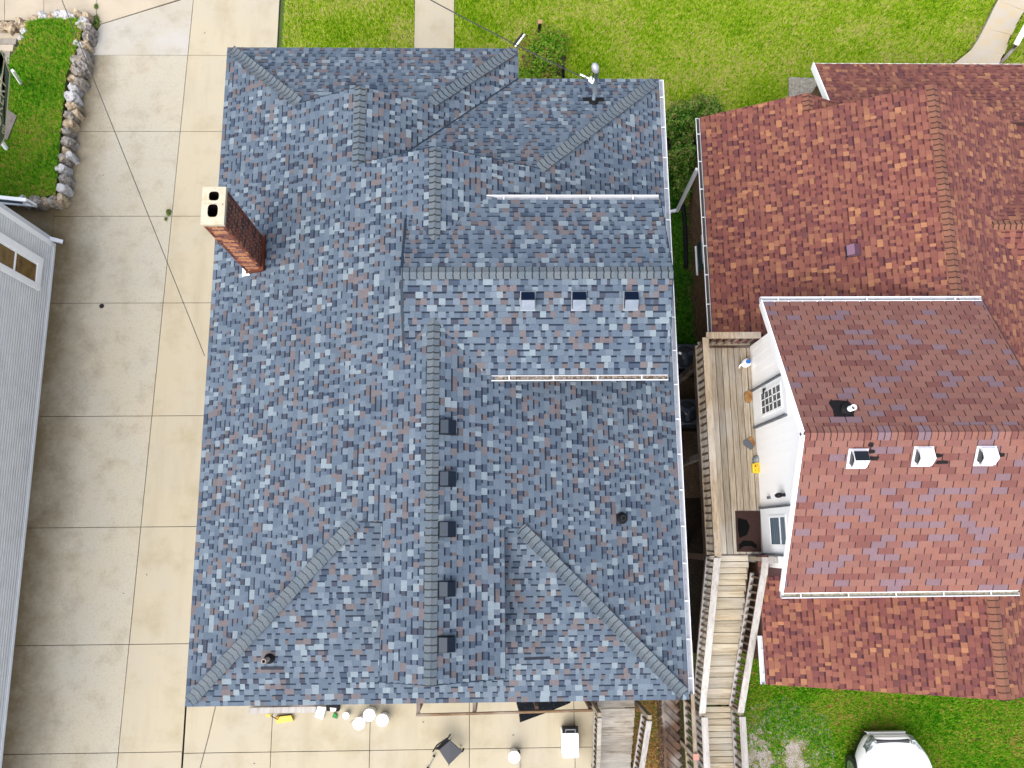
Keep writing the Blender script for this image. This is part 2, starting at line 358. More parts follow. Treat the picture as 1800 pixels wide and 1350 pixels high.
HE, S = 5.2, .46
x0, x1, y0, yw, yn, xe = -5.96, 3.76, -3.13, 10.89, 10.14, .585
xr, Yn, Ywg, Ygs = -1.10, 7.33, 9.02, -2.42
xwr = (x0 + xe) / 2; xa, xb = -2.0, .17; d1, d1b, d2, d3 = 3.43, 3.3, yw - Ywg, yn - Yn
Wp = (HE - S * x0, S, 0); Ep = (HE + S * x1, -S, 0); Sp = (HE - S * y0, 0, S); Np = (HE + S * yw, 0, -S); Qp = (HE + S * yn, 0, -S); We = (HE + S * xe, -S, 0)
hM = HE + S * (xr - x0); hC = hM + .33; yd = 4.70; SD = .44; wd_ = 1.735; hg = hC - SD * wd_
dNp = (hC + SD * yd, 0, -SD); dSp = (hC - SD * yd, 0, SD); dx0, dx1 = -1.64, 3.26
house = thing('house', (-1.1, 3.5, 0), 'large house with a blue-grey shingled roof, small top gables and a brick chimney', 'house')
roof = Roof(house, 3, True); roof.deck = MB()
T1 = (x0 + d1, y0 + d1); T1b = (x1 - d1b, y0 + d1b); T2 = (x0 + d2, Ywg); T2b = (xe - d2, Ywg); T3 = (x1 - d3, Yn)
def under_dormer(x, y):
    return dx0 + .15 < x < dx1 - .1 and abs(y - yd) < wd_ - .1 and (hC - SD * abs(y - yd)) > (Wp[0] + S * x if x < xr else Ep[0] - S * x) + .12
roof.face(Wp, [[(x0, y0), T1, (x0, T1[1])], [(x0, T1[1]), (xr, T1[1]), (xr, Yn), (x0, Yn)], [(xa, Ygs), (xr, Ygs), (xr, T1[1]), (xa, T1[1])],
               [(x0, Yn), (xwr, Yn), (xwr, Ywg), (x0, Ywg)], [(x0, Ywg), T2, (x0, yw)]], pal_grey, origin=(x0, y0), hide=under_dormer)
roof.face(Ep, [[(x1, y0), (x1, T1b[1]), T1b], [(xr, T1b[1]), (x1, T1b[1]), (x1, Yn), (xr, Yn)], [(xr, Ygs), (xb, Ygs), (xb, T1b[1]), (xr, T1b[1])],
               [(x1, Yn), (x1, yn), T3]], pal_grey, origin=(x1, y0), hide=under_dormer)
roof.face(Sp, [[(x0, y0), (x1, y0), T1b, T1]], pal_grey, origin=(x0, y0), hide=lambda x, y: xa + .15 < x < xb - .15 and y > Ygs + .1)
roof.face(Np, [[(x0, yw), T2, T2b, (xe, yw)]], pal_grey, origin=(x0, yw))
vy_ = lambda y: xe - (yn - y)
roof.face(We, [[T2b, (xe, yw), (xe, yn), (vy_(Ywg), Ywg)], [(xwr, Ywg), (vy_(Ywg), Ywg), (vy_(Yn), Yn), (xwr, Yn)]], pal_grey, origin=(xe, yw))
roof.face(Qp, [[(xe, yn), (x1, yn), T3, (vy_(Yn), Yn)]], pal_grey, origin=(xe, yn))
roof.face(dNp, [[(dx0, yd), (dx1, yd), (dx1, yd + wd_), (-.35, yd + wd_), (dx0, yd + 1.32)]], pal_grey, origin=(dx0, yd + wd_), thick=.12)
roof.face(dSp, [[(dx0, yd), (dx1, yd), (dx1, yd - wd_), (-.35, yd - wd_), (dx0, yd - 1.32)]], pal_grey, origin=(dx0, yd - wd_), thick=.12)
roof.obj = build('roof', roof.deck, deck_mat, house)
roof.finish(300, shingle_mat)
zW = plane_fn(*Wp); zE = plane_fn(*Ep); zN = plane_fn(*Np); zQ = plane_fn(*Qp); zS = plane_fn(*Sp)
C3 = lambda p, z: (p[0], p[1], z)
def gcap(p0, p1, a, b, ext=.022): caps(roof.obj, p0, p1, a, b, pal_cap, shingle_mat, ext=ext)
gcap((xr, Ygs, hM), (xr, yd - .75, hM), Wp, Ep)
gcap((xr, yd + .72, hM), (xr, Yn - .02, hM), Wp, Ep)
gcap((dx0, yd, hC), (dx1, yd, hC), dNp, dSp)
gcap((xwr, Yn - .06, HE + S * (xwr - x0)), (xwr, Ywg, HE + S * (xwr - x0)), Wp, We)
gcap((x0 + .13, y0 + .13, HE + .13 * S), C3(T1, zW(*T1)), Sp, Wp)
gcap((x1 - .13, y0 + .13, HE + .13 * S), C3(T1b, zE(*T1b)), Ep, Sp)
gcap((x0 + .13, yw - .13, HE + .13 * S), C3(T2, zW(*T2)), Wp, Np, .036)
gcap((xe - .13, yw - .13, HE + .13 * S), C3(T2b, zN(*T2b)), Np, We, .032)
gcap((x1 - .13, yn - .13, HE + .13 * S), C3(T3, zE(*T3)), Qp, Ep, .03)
# trims of the cut edges, attic walls and body
for (p, q, z) in (((xa, Ygs), (xa, T1[1]), zW), ((xb, Ygs), (xb, T1b[1]), zE), ((xa, Ygs), (xr, Ygs), zW), ((xr, Ygs), (xb, Ygs), zE),
                  ((T1[0] + .1, T1[1]), (xa, T1[1]), zW), ((xb, T1b[1]), T1b, zE),
                  ((xwr, Yn), (xr, Yn), zW), ((xr, Yn), T3, zE), (T2, (xwr, Ywg), zW)):
    tr = MB(); tr.beam(C3(p, z(*p) - .075), C3(q, z(*q) - .075), .02, .15); build('roof_edge_trim', tr, fascia_d, house)
vl = MB()
for sg in (-1, 1): rf = MB(); rf.beam((dx0 - .022, yd + sg * .12, hC - SD * .12 - .005), (dx0 - .022, yd + sg * 1.26, hC - SD * 1.26 - .005), .045, .03); build('rake_shadow_strip', rf, fascia_d, house)  # added dark strip stands in for the shadow gap along the west rake
vl.beam((xe, yn, HE + .018), (vy_(Yn + .1), Yn + .1, zQ(0, Yn + .1) + .018), .025, .01)
build('valley_flashing', vl, fascia_d, house)
bd = MB()
bd.box((x0 + .45, y0 + .45, 0), (x1 - .45, yn - .45, HE - .05)); bd.box((x0 + .45, yn - .45, 0), (xe - .45, yw - .45, HE - .05))
build('wall', bd, stucco, house)
def pent(x_0, x_1, xr_, zb, z_0, z_1, zr): return [(x_0, zb), (x_1, zb), (x_1, z_1), (xr_, zr), (x_0, z_0)]
def prism_y(mb, cs, ya, yb):
    n = len(cs); v = [(x, ya, z) for x, z in cs] + [(x, yb, z) for x, z in cs]
    mb.add(v, [tuple(range(n))[::-1], tuple(range(n, 2 * n))] + [(i, (i + 1) % n, n + (i + 1) % n, n + i) for i in range(n)])
def prism_x(mb, cs, xa_, xb_):
    n = len(cs); v = [(xa_, y, z) for y, z in cs] + [(xb_, y, z) for y, z in cs]
    mb.add(v, [tuple(range(n)), tuple(range(n, 2 * n))[::-1]] + [(i, n + i, n + (i + 1) % n, (i + 1) % n) for i in range(n)])
at = MB(); t_ = .2
prism_y(at, pent(x0 + .5, x1 - .5, xr, HE - .1, zW(x0 + .5, 0) - t_, zE(x1 - .5, 0) - t_, hM - t_), .35, Yn - .2)
prism_y(at, pent(xa + .2, xb - .2, xr, HE, zW(xa + .2, 0) - t_, zE(xb - .2, 0) - t_, hM - t_), Ygs + .2, .34)
prism_y(at, pent(x0 + .5, xe - .5, xwr, HE - .1, zW(x0 + .5, 0) - t_, HE + S * .5 - t_, HE + S * (xwr - x0) - t_), Yn - .19, Ywg - .2)
prism_x(at, pent(yd - wd_ + .35, yd + wd_ - .35, yd, HE, hg + .154 - t_, hg + .154 - t_, hC - t_), xr, dx1 - .12)
build('attic_wall', at, stucco, house)
fa = MB()
fa.beam((x0 + .01, y0, HE - .1), (x0 + .01, yw, HE - .1), .02, .16); fa.beam((x0, y0 + .01, HE - .1), (x1, y0 + .01, HE - .1), .02, .16)
fa.beam((x0, yw - .01, HE - .1), (xe, yw - .01, HE - .1), .02, .16); fa.beam((xe, yn - .01, HE - .1), (x1, yn - .01, HE - .1), .02, .16)
build('fascia', fa, fascia_d, house)
trough_m = mat('trough_sky_tint', A(188, 196, 208), .4, n=[(9, 4, .5, .7, A(150, 158, 170))])  # grey-blue of the sky reflected in the trough, put in as colour
def gutter(parent, p, q, out, m_fill, n_h=None, depth=.085, wdt=.105, name='gutter', hm=.7, fillz=.35, label=None):
    """an open half-box gutter from p to q hung on the eave; out = outward direction"""
    p = Vector(p); q = Vector(q); o = Vector(out).normalized(); z = Vector((0, 0, 1)); mb = MB()
    prof = [(0, 0), (0, -depth), (wdt * .8, -depth), (wdt, -.02), (wdt, .006), (wdt - .016, .006), (wdt - .016, -.02), (wdt * .76, -depth + .008), (.008, -depth + .008), (.008, 0)]
    n = len(prof); v = [e_ + o * a + z * b for e_ in (p, q) for a, b in prof]
    mb.add(v, [(i, (i + 1) % n, n + (i + 1) % n, n + i) for i in range(n)])
    for e_ in (p, q):
        mb.add([e_, e_ - z * depth, e_ - z * depth + o * wdt * .8, e_ + o * wdt - z * .02, e_ + o * wdt + z * .006], [(0, 1, 2, 3, 4)])
    g = build(name, mb, white_al, parent)
    if m_fill:
        f = MB(); f.add([p + o * .01 - z * depth * (1 - fillz), p + o * (wdt * .86) - z * depth * (1 - fillz), q + o * (wdt * .86) - z * depth * (1 - fillz), q + o * .01 - z * depth * (1 - fillz)], [(0, 1, 2, 3)])
        build('silt', f, m_fill, g)  # in the clean gutters this sheet is painted sky reflection, not silt
    d = (q - p).normalized(); L = (q - p).length; k = max(2, int(L / hm)); src = None
    for i in range(k):
        c = p + d * (L * (i + .4) / k)
        if src is None:
            hb = MB(); hb.beam((0, 0, .004), o * wdt + Vector((0, 0, .004)), .022, .012)
            src = build('gutter_hanger', hb, white_al, g, world=False); src.location = c - org(g)
        else: piece('gutter_hanger', src, g, c)
    if label: g['label'] = label
    return g
gutter(house, (x1 + .005, y0 + .1, HE - .02), (x1 + .005, yn, HE - .02), (1, 0, 0), trough_m, fillz=.15)
gutter(house, (-.13, yd + wd_ + .004, hg - .02), (dx1 - .03, yd + wd_ + .004, hg - .02), (0, 1, 0), trough_m, fillz=.1, label='clean white gutter on the north eave of the roof-top gable')
gutter(house, (-.05, yd - wd_ - .004, hg - .02), (dx1 - .01, yd - wd_ - .004, hg - .02), (0, -1, 0), grimy_leaf, label='white gutter filled with brown leaves and silt')
fd = MB(); fd.beam((-.35, yd + wd_ - .01, hg - .1), (dx1, yd + wd_ - .01, hg - .1), .02, .15); fd.beam((-.35, yd - wd_ + .01, hg - .1), (dx1, yd - wd_ + .01, hg - .1), .02, .15)
for xx in (dx0, dx1):
    for sg in (-1, 1):
        ww = 1.32 if xx == dx0 else wd_
        fd.beam((xx, yd, hC - .07), (xx, yd + sg * ww, hC - SD * ww - .07), .02, .14)
build('gable_trim', fd, fascia_d, house)
# vents: two pitched top sheets over a boxed hood on a flange
def vent(parent, loc, upslope, slope, w_, l_, m_back, m_front, m_fl, m_side=None, hgt=.16, flange=.05, grille=None, label=None, skew=1):
    u = Vector((upslope[0], upslope[1], 0)).normalized(); s_ = Vector((u.y, -u.x, 0)); n = (Vector((0, 0, 1)) - u * slope).normalized()
    U = (u + Vector((0, 0, slope))).normalized(); o = Vector(loc)
    def pt(a, b, c): return o + s_ * a + U * b + n * c
    h = thing_part = None
    b = MB(); hw, hl = w_ / 2, l_ / 2
    v = [pt(-hw, -hl, .012), pt(hw, -hl, .012), pt(hw, hl, .012), pt(-hw, hl, .012), pt(-hw, -hl, hgt * .62), pt(hw, -hl, hgt * .62), pt(-hw, 0.02, hgt), pt(hw, .02, hgt), pt(-hw, hl, hgt * .45), pt(hw, hl, hgt * .45)]
    b.add(v, [(0, 1, 5, 4), (3, 8, 9, 2), (0, 4, 6, 8, 3), (1, 2, 9, 7, 5)])
    h = build('roof_vent', b, m_side or m_front, parent)
    if label: h['label'] = label
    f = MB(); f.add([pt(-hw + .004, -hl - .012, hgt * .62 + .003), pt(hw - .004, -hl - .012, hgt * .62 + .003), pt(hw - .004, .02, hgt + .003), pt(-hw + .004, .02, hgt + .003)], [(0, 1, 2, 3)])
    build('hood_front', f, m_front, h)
    lp_ = MB(); lp_.add([pt(-hw + .004, -hl - .014, hgt * .62 + .002), pt(hw - .004, -hl - .014, hgt * .62 + .002), pt(hw - .004, -hl - .022, hgt * .2), pt(-hw + .004, -hl - .022, hgt * .2)], [(3, 2, 1, 0)]); build('front_opening', lp_, blackm, h)
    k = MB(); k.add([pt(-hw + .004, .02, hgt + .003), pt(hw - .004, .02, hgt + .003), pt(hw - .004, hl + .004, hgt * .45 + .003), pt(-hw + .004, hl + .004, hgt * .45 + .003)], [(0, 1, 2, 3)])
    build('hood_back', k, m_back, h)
    fl = MB(); v = [pt(a * (hw + flange), c * hl - (flange * 1.2 + .035 if c < 0 else -.01), z_) for z_ in (.006, .018) for a, c in ((-1, -1), (1, -1), (1, 1), (-1, 1))]
    fl.add(v, BOXF); build('flange', fl, m_fl, h)
    if grille:
        g = MB()
        for i in range(9):
            bb = -hl * .8 + l_ * .8 * i / 8
            g.add([pt(-hw - .012, bb, .03), pt(-hw - .012, bb + .008, .03), pt(-hw - .012, bb + .008, hgt * .62), pt(-hw - .012, bb, hgt * .62)], [(0, 1, 2, 3)])
        build('grille', g, grille, h)
        g2 = MB(); g2.add([pt(-hw - .006, -hl * .92, .02), pt(-hw - .006, hl * .8, .02), pt(-hw - .006, hl * .5, hgt * .62), pt(-hw - .006, 0, hgt * .85), pt(-hw - .006, -hl * .92, hgt * .62)], [(0, 1, 2, 3, 4)])
        build('louvre_opening', g2, blackm, h)
    return h
for yv in (1.94, 1.03, .14, -.86, -1.77):
    vent(house, (-.86, yv + R.uniform(-.01, .01), zE(-.86, 0)), (-1, 0), S, .25, .27, navy2, navy, blackm, blackm, .15, .012)
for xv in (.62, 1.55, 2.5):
    vent(house, (xv, 4.24, dSp[0] + SD * 4.24), (0, 1), SD, .25, .30, deepnavy, pale_vent, pale_vent, blackm, .16, .012, label='low dark roof vent with reflected sky painted pale on its front sheet')
# plumbing pipes
def pipe(parent, x, y, z, h, r, m, boot, label=None, hole=True):
    b = MB(); b.lathe(x, y, [(r * 2.4, z - .03), (r * 2.3, z + .05), (r * 1.35, z + .1), (r * 1.2, z + .13)], 18); bo = build('pipe_boot', b, boot, parent, smooth=False)
    p = MB(); p.lathe(x, y, [(r, z - .05), (r, z + h), (r * .78, z + h), (r * .78, z + h - .12), (.001, z + h - .12)], 18)
    pi = build('vent_pipe', p, m, parent)
    hl = MB(); hl.lathe(x, y, [(r * .77, z + h - .11), (.001, z + h - .109)], 18); build('pipe_bore', hl, blackm, pi)
    if label: pi['label'] = label
pale_pipe = mat('old_pvc', A(220, 205, 190), .6, n=[(20, 4, .5, .7, A(150, 120, 100))]); greyp = mat('grey_pipe', A(150, 155, 160), .6)
pipe(house, -4.27, -2.2, zS(0, -2.2), .42, .042, pale_pipe, blackp, 'cream plastic vent pipe near the hip')
pipe(house, 2.47, .35, zE(2.47, 0), .24, .05, blackm, blackp, 'short black vent pipe')
fl = MB(); fl.prism([(-4.45, -2.42), (-4.02, -2.42), (-4.02, -2.36), (-4.45, -2.36)], lambda x, y: zS(x, y) + .012, lambda x, y: zS(x, y) + .02); build('pipe_flashing', fl, navy, house)
# the little metal drip strip lying on the south hip face
ds = MB(); pA = P(921, 1158, 6.05); pB = P(967, 1156, 6.05); ds.beam(pA, pB, .05, .02); build('metal_strip', ds, navy, house)
# ------------------------------------------------------------------ chimney
chim = MB(); cx0, cx1, cy0, cy1, cz0, cz1 = -5.12, -4.74, 5.45, 6.13, 5.3, 8.14
mortar = mat('mortar', A(235, 205, 165), .95, n=[(10, 4, .45, .7, A(150, 110, 80))])
mortar_e = mortar
chim.box((cx0 + .007, cy0 + .007, cz0), (cx1 - .007, cy1 - .007, cz1 - .7))
for bx_ in (((cx0 + .007, cy0 + .007), (cx0 + .055, cy1 - .007)), ((cx1 - .055, cy0 + .007), (cx1 - .007, cy1 - .007)), ((cx0 + .056, cy0 + .007), (cx1 - .056, cy0 + .055)), ((cx0 + .056, cy1 - .055), (cx1 - .056, cy1 - .007))): chim.box((*bx_[0], cz1 - .699), (*bx_[1], cz1))
ch = build('chimney', chim, mortar, house)
brick_m = mat('red_brick', A(120, 52, 34), .85, tint=True, bump=.4, bscale=60, n=[(35, 4, .5, .75, (-.75, -.72, -.7, .7)), (12, 4, .66, .74, (*A(235, 215, 190), .55))])
def bcol(rnd, fx=0):
    r = rnd.random(); c = (138, 66, 44) if r < .4 else (158, 82, 52) if r < .65 else (98, 40, 32) if r < .85 else (80, 34, 34)
    if fx: c = (c[0] * 1.45, c[1] * 1.9, c[2] * 2.0)     # sunlight on the south face painted into its bricks, plus whitish efflorescence
    return A(*c)
bl, bh, jt = .2, .058, .017; recs = []
nrow = int((cz1 - .02 - cz0) / (bh + jt))
for r_ in range(nrow):
    z = cz0 + .02 + r_ * (bh + jt)
    for face in range(4):
        L = (cy1 - cy0) if face in (0, 2) else (cx1 - cx0); p_ = -(bl / 2) * (r_ % 2)
        while p_ < L - .01:
            a = max(0, p_); b = min(L, p_ + bl); p_ += bl + jt
            if b - a < .025: continue
            ins = R.uniform(-.004, .001); dep = .06
            if face == 0: bx = ((cx1 - dep, cy0 + a, z), (cx1 - ins * .0 + .0 + ins, cy0 + b, z + bh))
            elif face == 1: bx = ((cx0 + a, cy0 + ins * -1, z), (cx0 + b, cy0 + dep, z + bh))
            elif face == 2: bx = ((cx0 - ins, cy0 + a, z), (cx0 + dep, cy0 + b, z + bh))
            else: bx = ((cx0 + a, cy1 - dep, z), (cx0 + b, cy1 + ins, z + bh))
            recs.append(((0 if face < 2 else 10) + (5 if z < 5.6 else 0) + R.random() * .1, bx, bcol(R, face == 1)))
recs.sort(key=lambda t: t[0]); rest = MB()
for k_, (q_, bx, col) in enumerate(recs):
    if k_ < 300: mb = MB(); mb.box(*bx, c=col); build('brick', mb, brick_m, ch)
    else: rest.box(*bx, c=col)
tag(build('rear_bricks', rest, brick_m, ch), kind='stuff')
cap_m = mat('chimney_crown', A(238, 228, 200), .85, n=[(5, 4, .5, .7, A(225, 205, 165)), (14, 5, .63, .70, A(60, 52, 45))])
k = MB(); ox0, ox1, oy0, oy1, zt, zb = cx0 - .015, cx1 + .015, cy0 - .015, cy1 + .015, cz1 + .07, cz1 - .01
holes = [(-4.93, 5.69, .090, .12), (-4.925, 5.965, .088, .085)]
NS = 48
# crown as a slab with two rounded-rectangle flue openings: build rows of quads by strips around each hole
def rrect(cx, cy, hx, hy, n=16, p_=3.2):
    return [(cx + hx * math.copysign(abs(math.cos(t)) ** (2 / p_), math.cos(t)), cy + hy * math.copysign(abs(math.sin(t)) ** (2 / p_), math.sin(t))) for t in [6.2832 * i / n for i in range(n)]]
ymid = 5.845
for (hx, hy, rx, ry), (b0, b1) in zip(holes, ((oy0, ymid), (ymid, oy1))):
    inner = rrect(hx, hy, rx, ry, 32); outer = []
    for t in [6.2832 * i / 32 for i in range(32)]:
        dx_, dy_ = math.cos(t), math.sin(t)
        ks = [((ox1 - hx) / dx_ if dx_ > 1e-6 else (ox0 - hx) / dx_ if dx_ < -1e-6 else 1e9), ((b1 - hy) / dy_ if dy_ > 1e-6 else (b0 - hy) / dy_ if dy_ < -1e-6 else 1e9)]
        q_ = min(ks); outer.append((hx + dx_ * q_, hy + dy_ * q_))
    # snap the nearest points onto the corners
    for c_ in ((ox0, b0), (ox1, b0), (ox1, b1), (ox0, b1)):
        i_ = min(range(32), key=lambda i: (outer[i][0] - c_[0]) ** 2 + (outer[i][1] - c_[1]) ** 2); outer[i_] = c_
    v = [(x, y, zt + .012) for x, y in inner] + [(x, y, zt) for x, y in outer] + [(x, y, zt - .5) for x, y in inner]
    f = [(i, 32 + i, 32 + (i + 1) % 32, (i + 1) % 32) for i in range(32)]
    k.add(v, f)
    fl_ = MB(); fl_.add([(x, y, zt + .012) for x, y in inner] + [(x, y, zt - .55) for x, y in inner], [(i, (i + 1) % 32, 32 + (i + 1) % 32, 32 + i) for i in range(32)])
    fl_.add([(x, y, zt - .55) for x, y in inner], [tuple(range(32))])
    build('flue', fl_, mat('flue_soot', (.006, .003, .003), .9, spec=.05), ch)
for a, b in (((ox0, oy0), (ox1, oy0)), ((ox1, oy0), (ox1, oy1)), ((ox1, oy1), (ox0, oy1)), ((ox0, oy1), (ox0, oy0))):
    k.add([(a[0], a[1], zb), (b[0], b[1], zb), (b[0], b[1], zt), (a[0], a[1], zt)], [(0, 1, 2, 3)])
build('chimney_crown', k, cap_m, ch)
f = MB()
f.prism([(cx1, cy0 - .03), (cx1 + .045, cy0 - .03), (cx1 + .045, cy1 + .05), (cx1, cy1 + .05)], lambda x, y: zW(x, y) - .02, lambda x, y: zW(x, y) + .13)
f.prism([(cx0, cy0 - .04), (cx1 + .02, cy0 - .04), (cx1 + .02, cy0 - .004), (cx0, cy0 - .004)], lambda x, y: zW(x, y) - .02, lambda x, y: zW(x, y) + .09)
build('flashing', f, flash_cu, ch)
f = MB(); f.prism([(cx0 - .10, cy0 - .07), (cx0 + .08, cy0 - .07), (cx0 - .02, cy0 + .12), (cx0 - .10, cy0 + .12)], lambda x, y: zW(x, y) + .01, lambda x, y: zW(x, y) + .03)
build('step_flashing', f, white, ch)
# ================================================================== THE RED-ROOFED HOUSE
red = thing('house', (9.9, 3.5, 0), 'house with a red-brown shingled roof, a white-walled upper storey and a wooden side deck', 'house')
rw, rr_ = 5.3, 9.98; rz = 2.9; rS = .5; rzr = rz + rS * (rr_ - rw); rn, rs = 10.02, -3.22
rWp = (rz - rS * rw, rS, 0); rEp = (rzr + rS * rr_, -rS, 0); pz = (2.9 + .46 * 12.03, 0, -.46); sw = (rz + rS * (7.62 - rw) + rS * 7.62, -rS, 0)
D0, D1, Dn, Ds = 5.7, 10.43, 4.87, -1.13; Dy = 1.83; DS = .57; Dz = 5.35 + DS * (Dn - Dy)
rdN = (Dz + DS * Dy, 0, -DS); rdS = (Dz - DS * Dy, 0, DS)
def hid(x, y): return 6.0 < x < 10.3 and Ds + .25 < y < Dn - .25
ro = Roof(red, 5); ro.deck = MB()
ro.face(rWp, [[(rw, 4.5), (rr_, 4.5), (rr_, rn), (rw, rn)], [(rw, rn), (7.62, rn), (7.62, 10.5), (rw, 10.5)], [(6.2, -.45), (rr_, -.45), (rr_, 4.5), (6.2, 4.5)],
              [(5.93, rs), (rr_, rs), (rr_, -2.2), (5.93, -2.2)], [(5.93, -2.2), (rr_, -2.2), (rr_, -.45), (5.93, -.45)]], pal_red, e=.130, origin=(rw, rs), hide=hid)
ro.face(rEp, [[(rr_, rs), (14.66, rs), (14.66, rn), (rr_, rn)]], pal_red, e=.130, origin=(14.66, rs), hide=hid)
ro.face(sw, [[(7.62, 9.9), (9.2, 9.9), (9.2, 10.5), (7.62, 10.5)]], pal_red, e=.130, origin=(9.2, 9.9))
ro.face(pz, [[(8.38, 9.8), (15.5, 9.8), (15.5, 12.03), (8.38, 12.03)]], pal_red, e=.130, origin=(8.38, 12.03))
q_ = ray(1742, 395); t_ = (rEp[0] - H) / (q_.z + rS * q_.x); xs_, ys_ = q_.x * t_, q_.y * t_; zs_ = plane_fn(*rEp)(xs_, ys_)
ro.face((zs_ + .5 * ys_, 0, -.5), [[(xs_, ys_), (15.5, ys_), (15.5, ys_ + 2), (xs_ + 2, ys_ + 2)]], pal_red, e=.130, origin=(xs_, ys_ + 2))
ro.face((zs_ - .5 * ys_, 0, .5), [[(xs_, ys_), (15.5, ys_), (15.5, ys_ - 2), (xs_ + 2, ys_ - 2)]], pal_red, e=.130, origin=(xs_, ys_ - 2))
ro.obj = build('roof', ro.deck, red_deck, red)
zrW = plane_fn(*rWp)
top = Roof(red, 9); top.deck = MB()
top.face(rdN, [[(D0, Dy), (D1, Dy), (D1, Dn), (D0, Dn)]], pal_tab, 'tab', e=.142, origin=(D0, Dn), thick=.12)
top.face(rdS, [[(D0, Dy), (D1, Dy), (D1, Ds), (D0, Ds)]], pal_tab, 'tab', e=.142, origin=(D0, Ds), thick=.12)
top.obj = build('upper_roof', top.deck, mat('slot_felt', (.012, .007, .008), .9), red)
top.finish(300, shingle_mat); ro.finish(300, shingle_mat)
caps(ro.obj, (rr_, rs, rzr), (rr_, Ds - .05, rzr), rWp, rEp, pal_redcap, shingle_mat, .135, .14)
caps(ro.obj, (rr_, Dn + .02, rzr), (rr_, rn - .02, rzr), rWp, rEp, pal_redcap, shingle_mat, .135, .14)
caps(ro.obj, (7.62, rn + .03, zrW(7.62, 0)), (7.62, 10.48, zrW(7.62, 0)), rWp, sw, pal_redcap, shingle_mat, .12, .14)
caps(ro.obj, (xs_ + .05, ys_, zs_), (15.2, ys_, zs_), (zs_ + .5 * ys_, 0, -.5), (zs_ - .5 * ys_, 0, .5), pal_redcap, shingle_mat, .135, .12)
caps(top.obj, (D1, Dy, Dz), (D0, Dy, Dz), rdS, rdN, pal_tabcap, shingle_mat, .125, .155, lift=.012)
wl = MB()
cs = pent(5.8, 14.2, rr_, rz - .1, zrW(5.8, 0) - .2, plane_fn(*rEp)(14.2, 0) - .2, rzr - .2)
wl.box((5.7, 4.55, 0), (14.2, 10.1, rz - .11)); wl.box((6.15, rs + .35, 0), (14.2, 4.56, rz - .11)); wl.box((8.6, 10.1, 0), (15, 11.7, 2.7))
prism_y(wl, cs, 4.56, rn - .25); cs2 = pent(6.16, 14.2, rr_, rz - .1, zrW(6.16, 0) - .2, plane_fn(*rEp)(14.2, 0) - .2, rzr - .2); prism_y(wl, cs2, rs + .3, 4.56)
build('wall', wl, brown_sid, red)
sdb = MB(); z_ = 0.05
while z_ < 2.8: sdb.add([(5.69, 4.5, z_), (5.69, 10.1, z_), (5.67, 10.1, z_), (5.67, 4.5, z_), (5.695, 4.5, z_ + .15), (5.695, 10.1, z_ + .15)], [(0, 1, 2, 3), (3, 2, 5, 4)]); z_ += .15
tag(build('siding_boards', sdb, brown_sid, red), kind='stuff')
uw = MB(); cs = pent(Ds + .42, Dn - .42, Dy, 2.6, 5.35 + DS * .42 - .13, 5.35 + DS * .42 - .13, Dz - .13); prism_x(uw, cs, 6.15, 10.05)
build('upper_wall', uw, white_wall, red)
vs_ = MB(); y_ = Ds + .45
while y_ < Dn - .45:
    zt_ = Dz - .14 - DS * abs(y_ - Dy); vs_.box((6.146, y_, 2.95), (6.151, y_ + .006, zt_)); y_ += .2
tag(build('wall_panel_seams', vs_, white_wall, red), kind='stuff')
fa = MB()
for sg, ye in ((1, Dn), (-1, Ds)):
    fa.beam((D0 - .012, Dy, Dz - .08), (D0 - .012, ye, 5.35 - .08), .025, .17)
    eb = MB(); eb.beam((D1 + .012, Dy, Dz - .08), (D1 + .012, ye, 5.35 - .08), .025, .15); build('east_rake_board', eb, red_deck, red)
    fa.beam((D0, ye + sg * .0, 5.27), (D1, ye, 5.27), .03, .15)
build('rake_board', fa, white, red)
sf = MB()
for sg, ye, pl in ((1, Dn, rdN), (-1, Ds, rdS)):
    zf = plane_fn(*pl); sf.prism(ccw([(D0 + .01, Dy), (6.15, Dy), (6.15, ye - sg * .02), (D0 + .01, ye - sg * .02)]), lambda x, y: zf(x, y) - .16, lambda x, y: zf(x, y) - .125)
build('soffit', sf, white, red)
gutter(red, (D0 - .03, Dn + .002, 5.33), (D1 + .0, Dn + .002, 5.33), (0, 1, 0), trough_m, fillz=.1, hm=.95, label='clean white gutter along the north eave of the upper roof')
gutter(red, (D0 - .03, Ds - .002, 5.33), (D1 + .02, Ds - .002, 5.33), (0, -1, 0), mat('pale_silt', A(205, 200, 180), .9, n=[(16, 5, .45, .65, A(150, 140, 110))]), hm=.8, label='white gutter with pale silt along the south eave of the upper roof')
gutter(red, (rw - .005, 4.5, rz - .03), (rw - .005, 10.5, rz - .03), (-1, 0, 0), mat('wet_leaves', (.03, .022, .015), .9), hm=.75, label='west gutter of dark wet leaves')
gutter(red, (5.925, rs, zrW(5.93, 0) - .03), (5.925, -2.2, zrW(5.93, 0) - .03), (-1, 0, 0), None, hm=.9)
ds = MB(); ds.beam((5.19, 9.15, 2.75), (5.24, 9.1, .25), .08, .08, upd=(0, 1, 0)); ds.beam((5.24, 9.1, .28), (5.0, 9.1, .12), .08, .08); build('downspout', ds, white_al, red)
# north roof rake trim + porch post
fa = MB(); fa.beam((8.36, 12.03, 2.9 - .09), (8.36, 10.4, 2.9 + .46 * 1.63 - .09), .03, .18); fa.box((8.3, 10.3, 0), (8.42, 10.42, 3.3)); build('porch_trim', fa, white, red)
fa = MB(); fa.beam((8.38, 12.04, 2.82), (15.5, 12.04, 2.82), .02, .14); build('porch_fascia', fa, white, red)
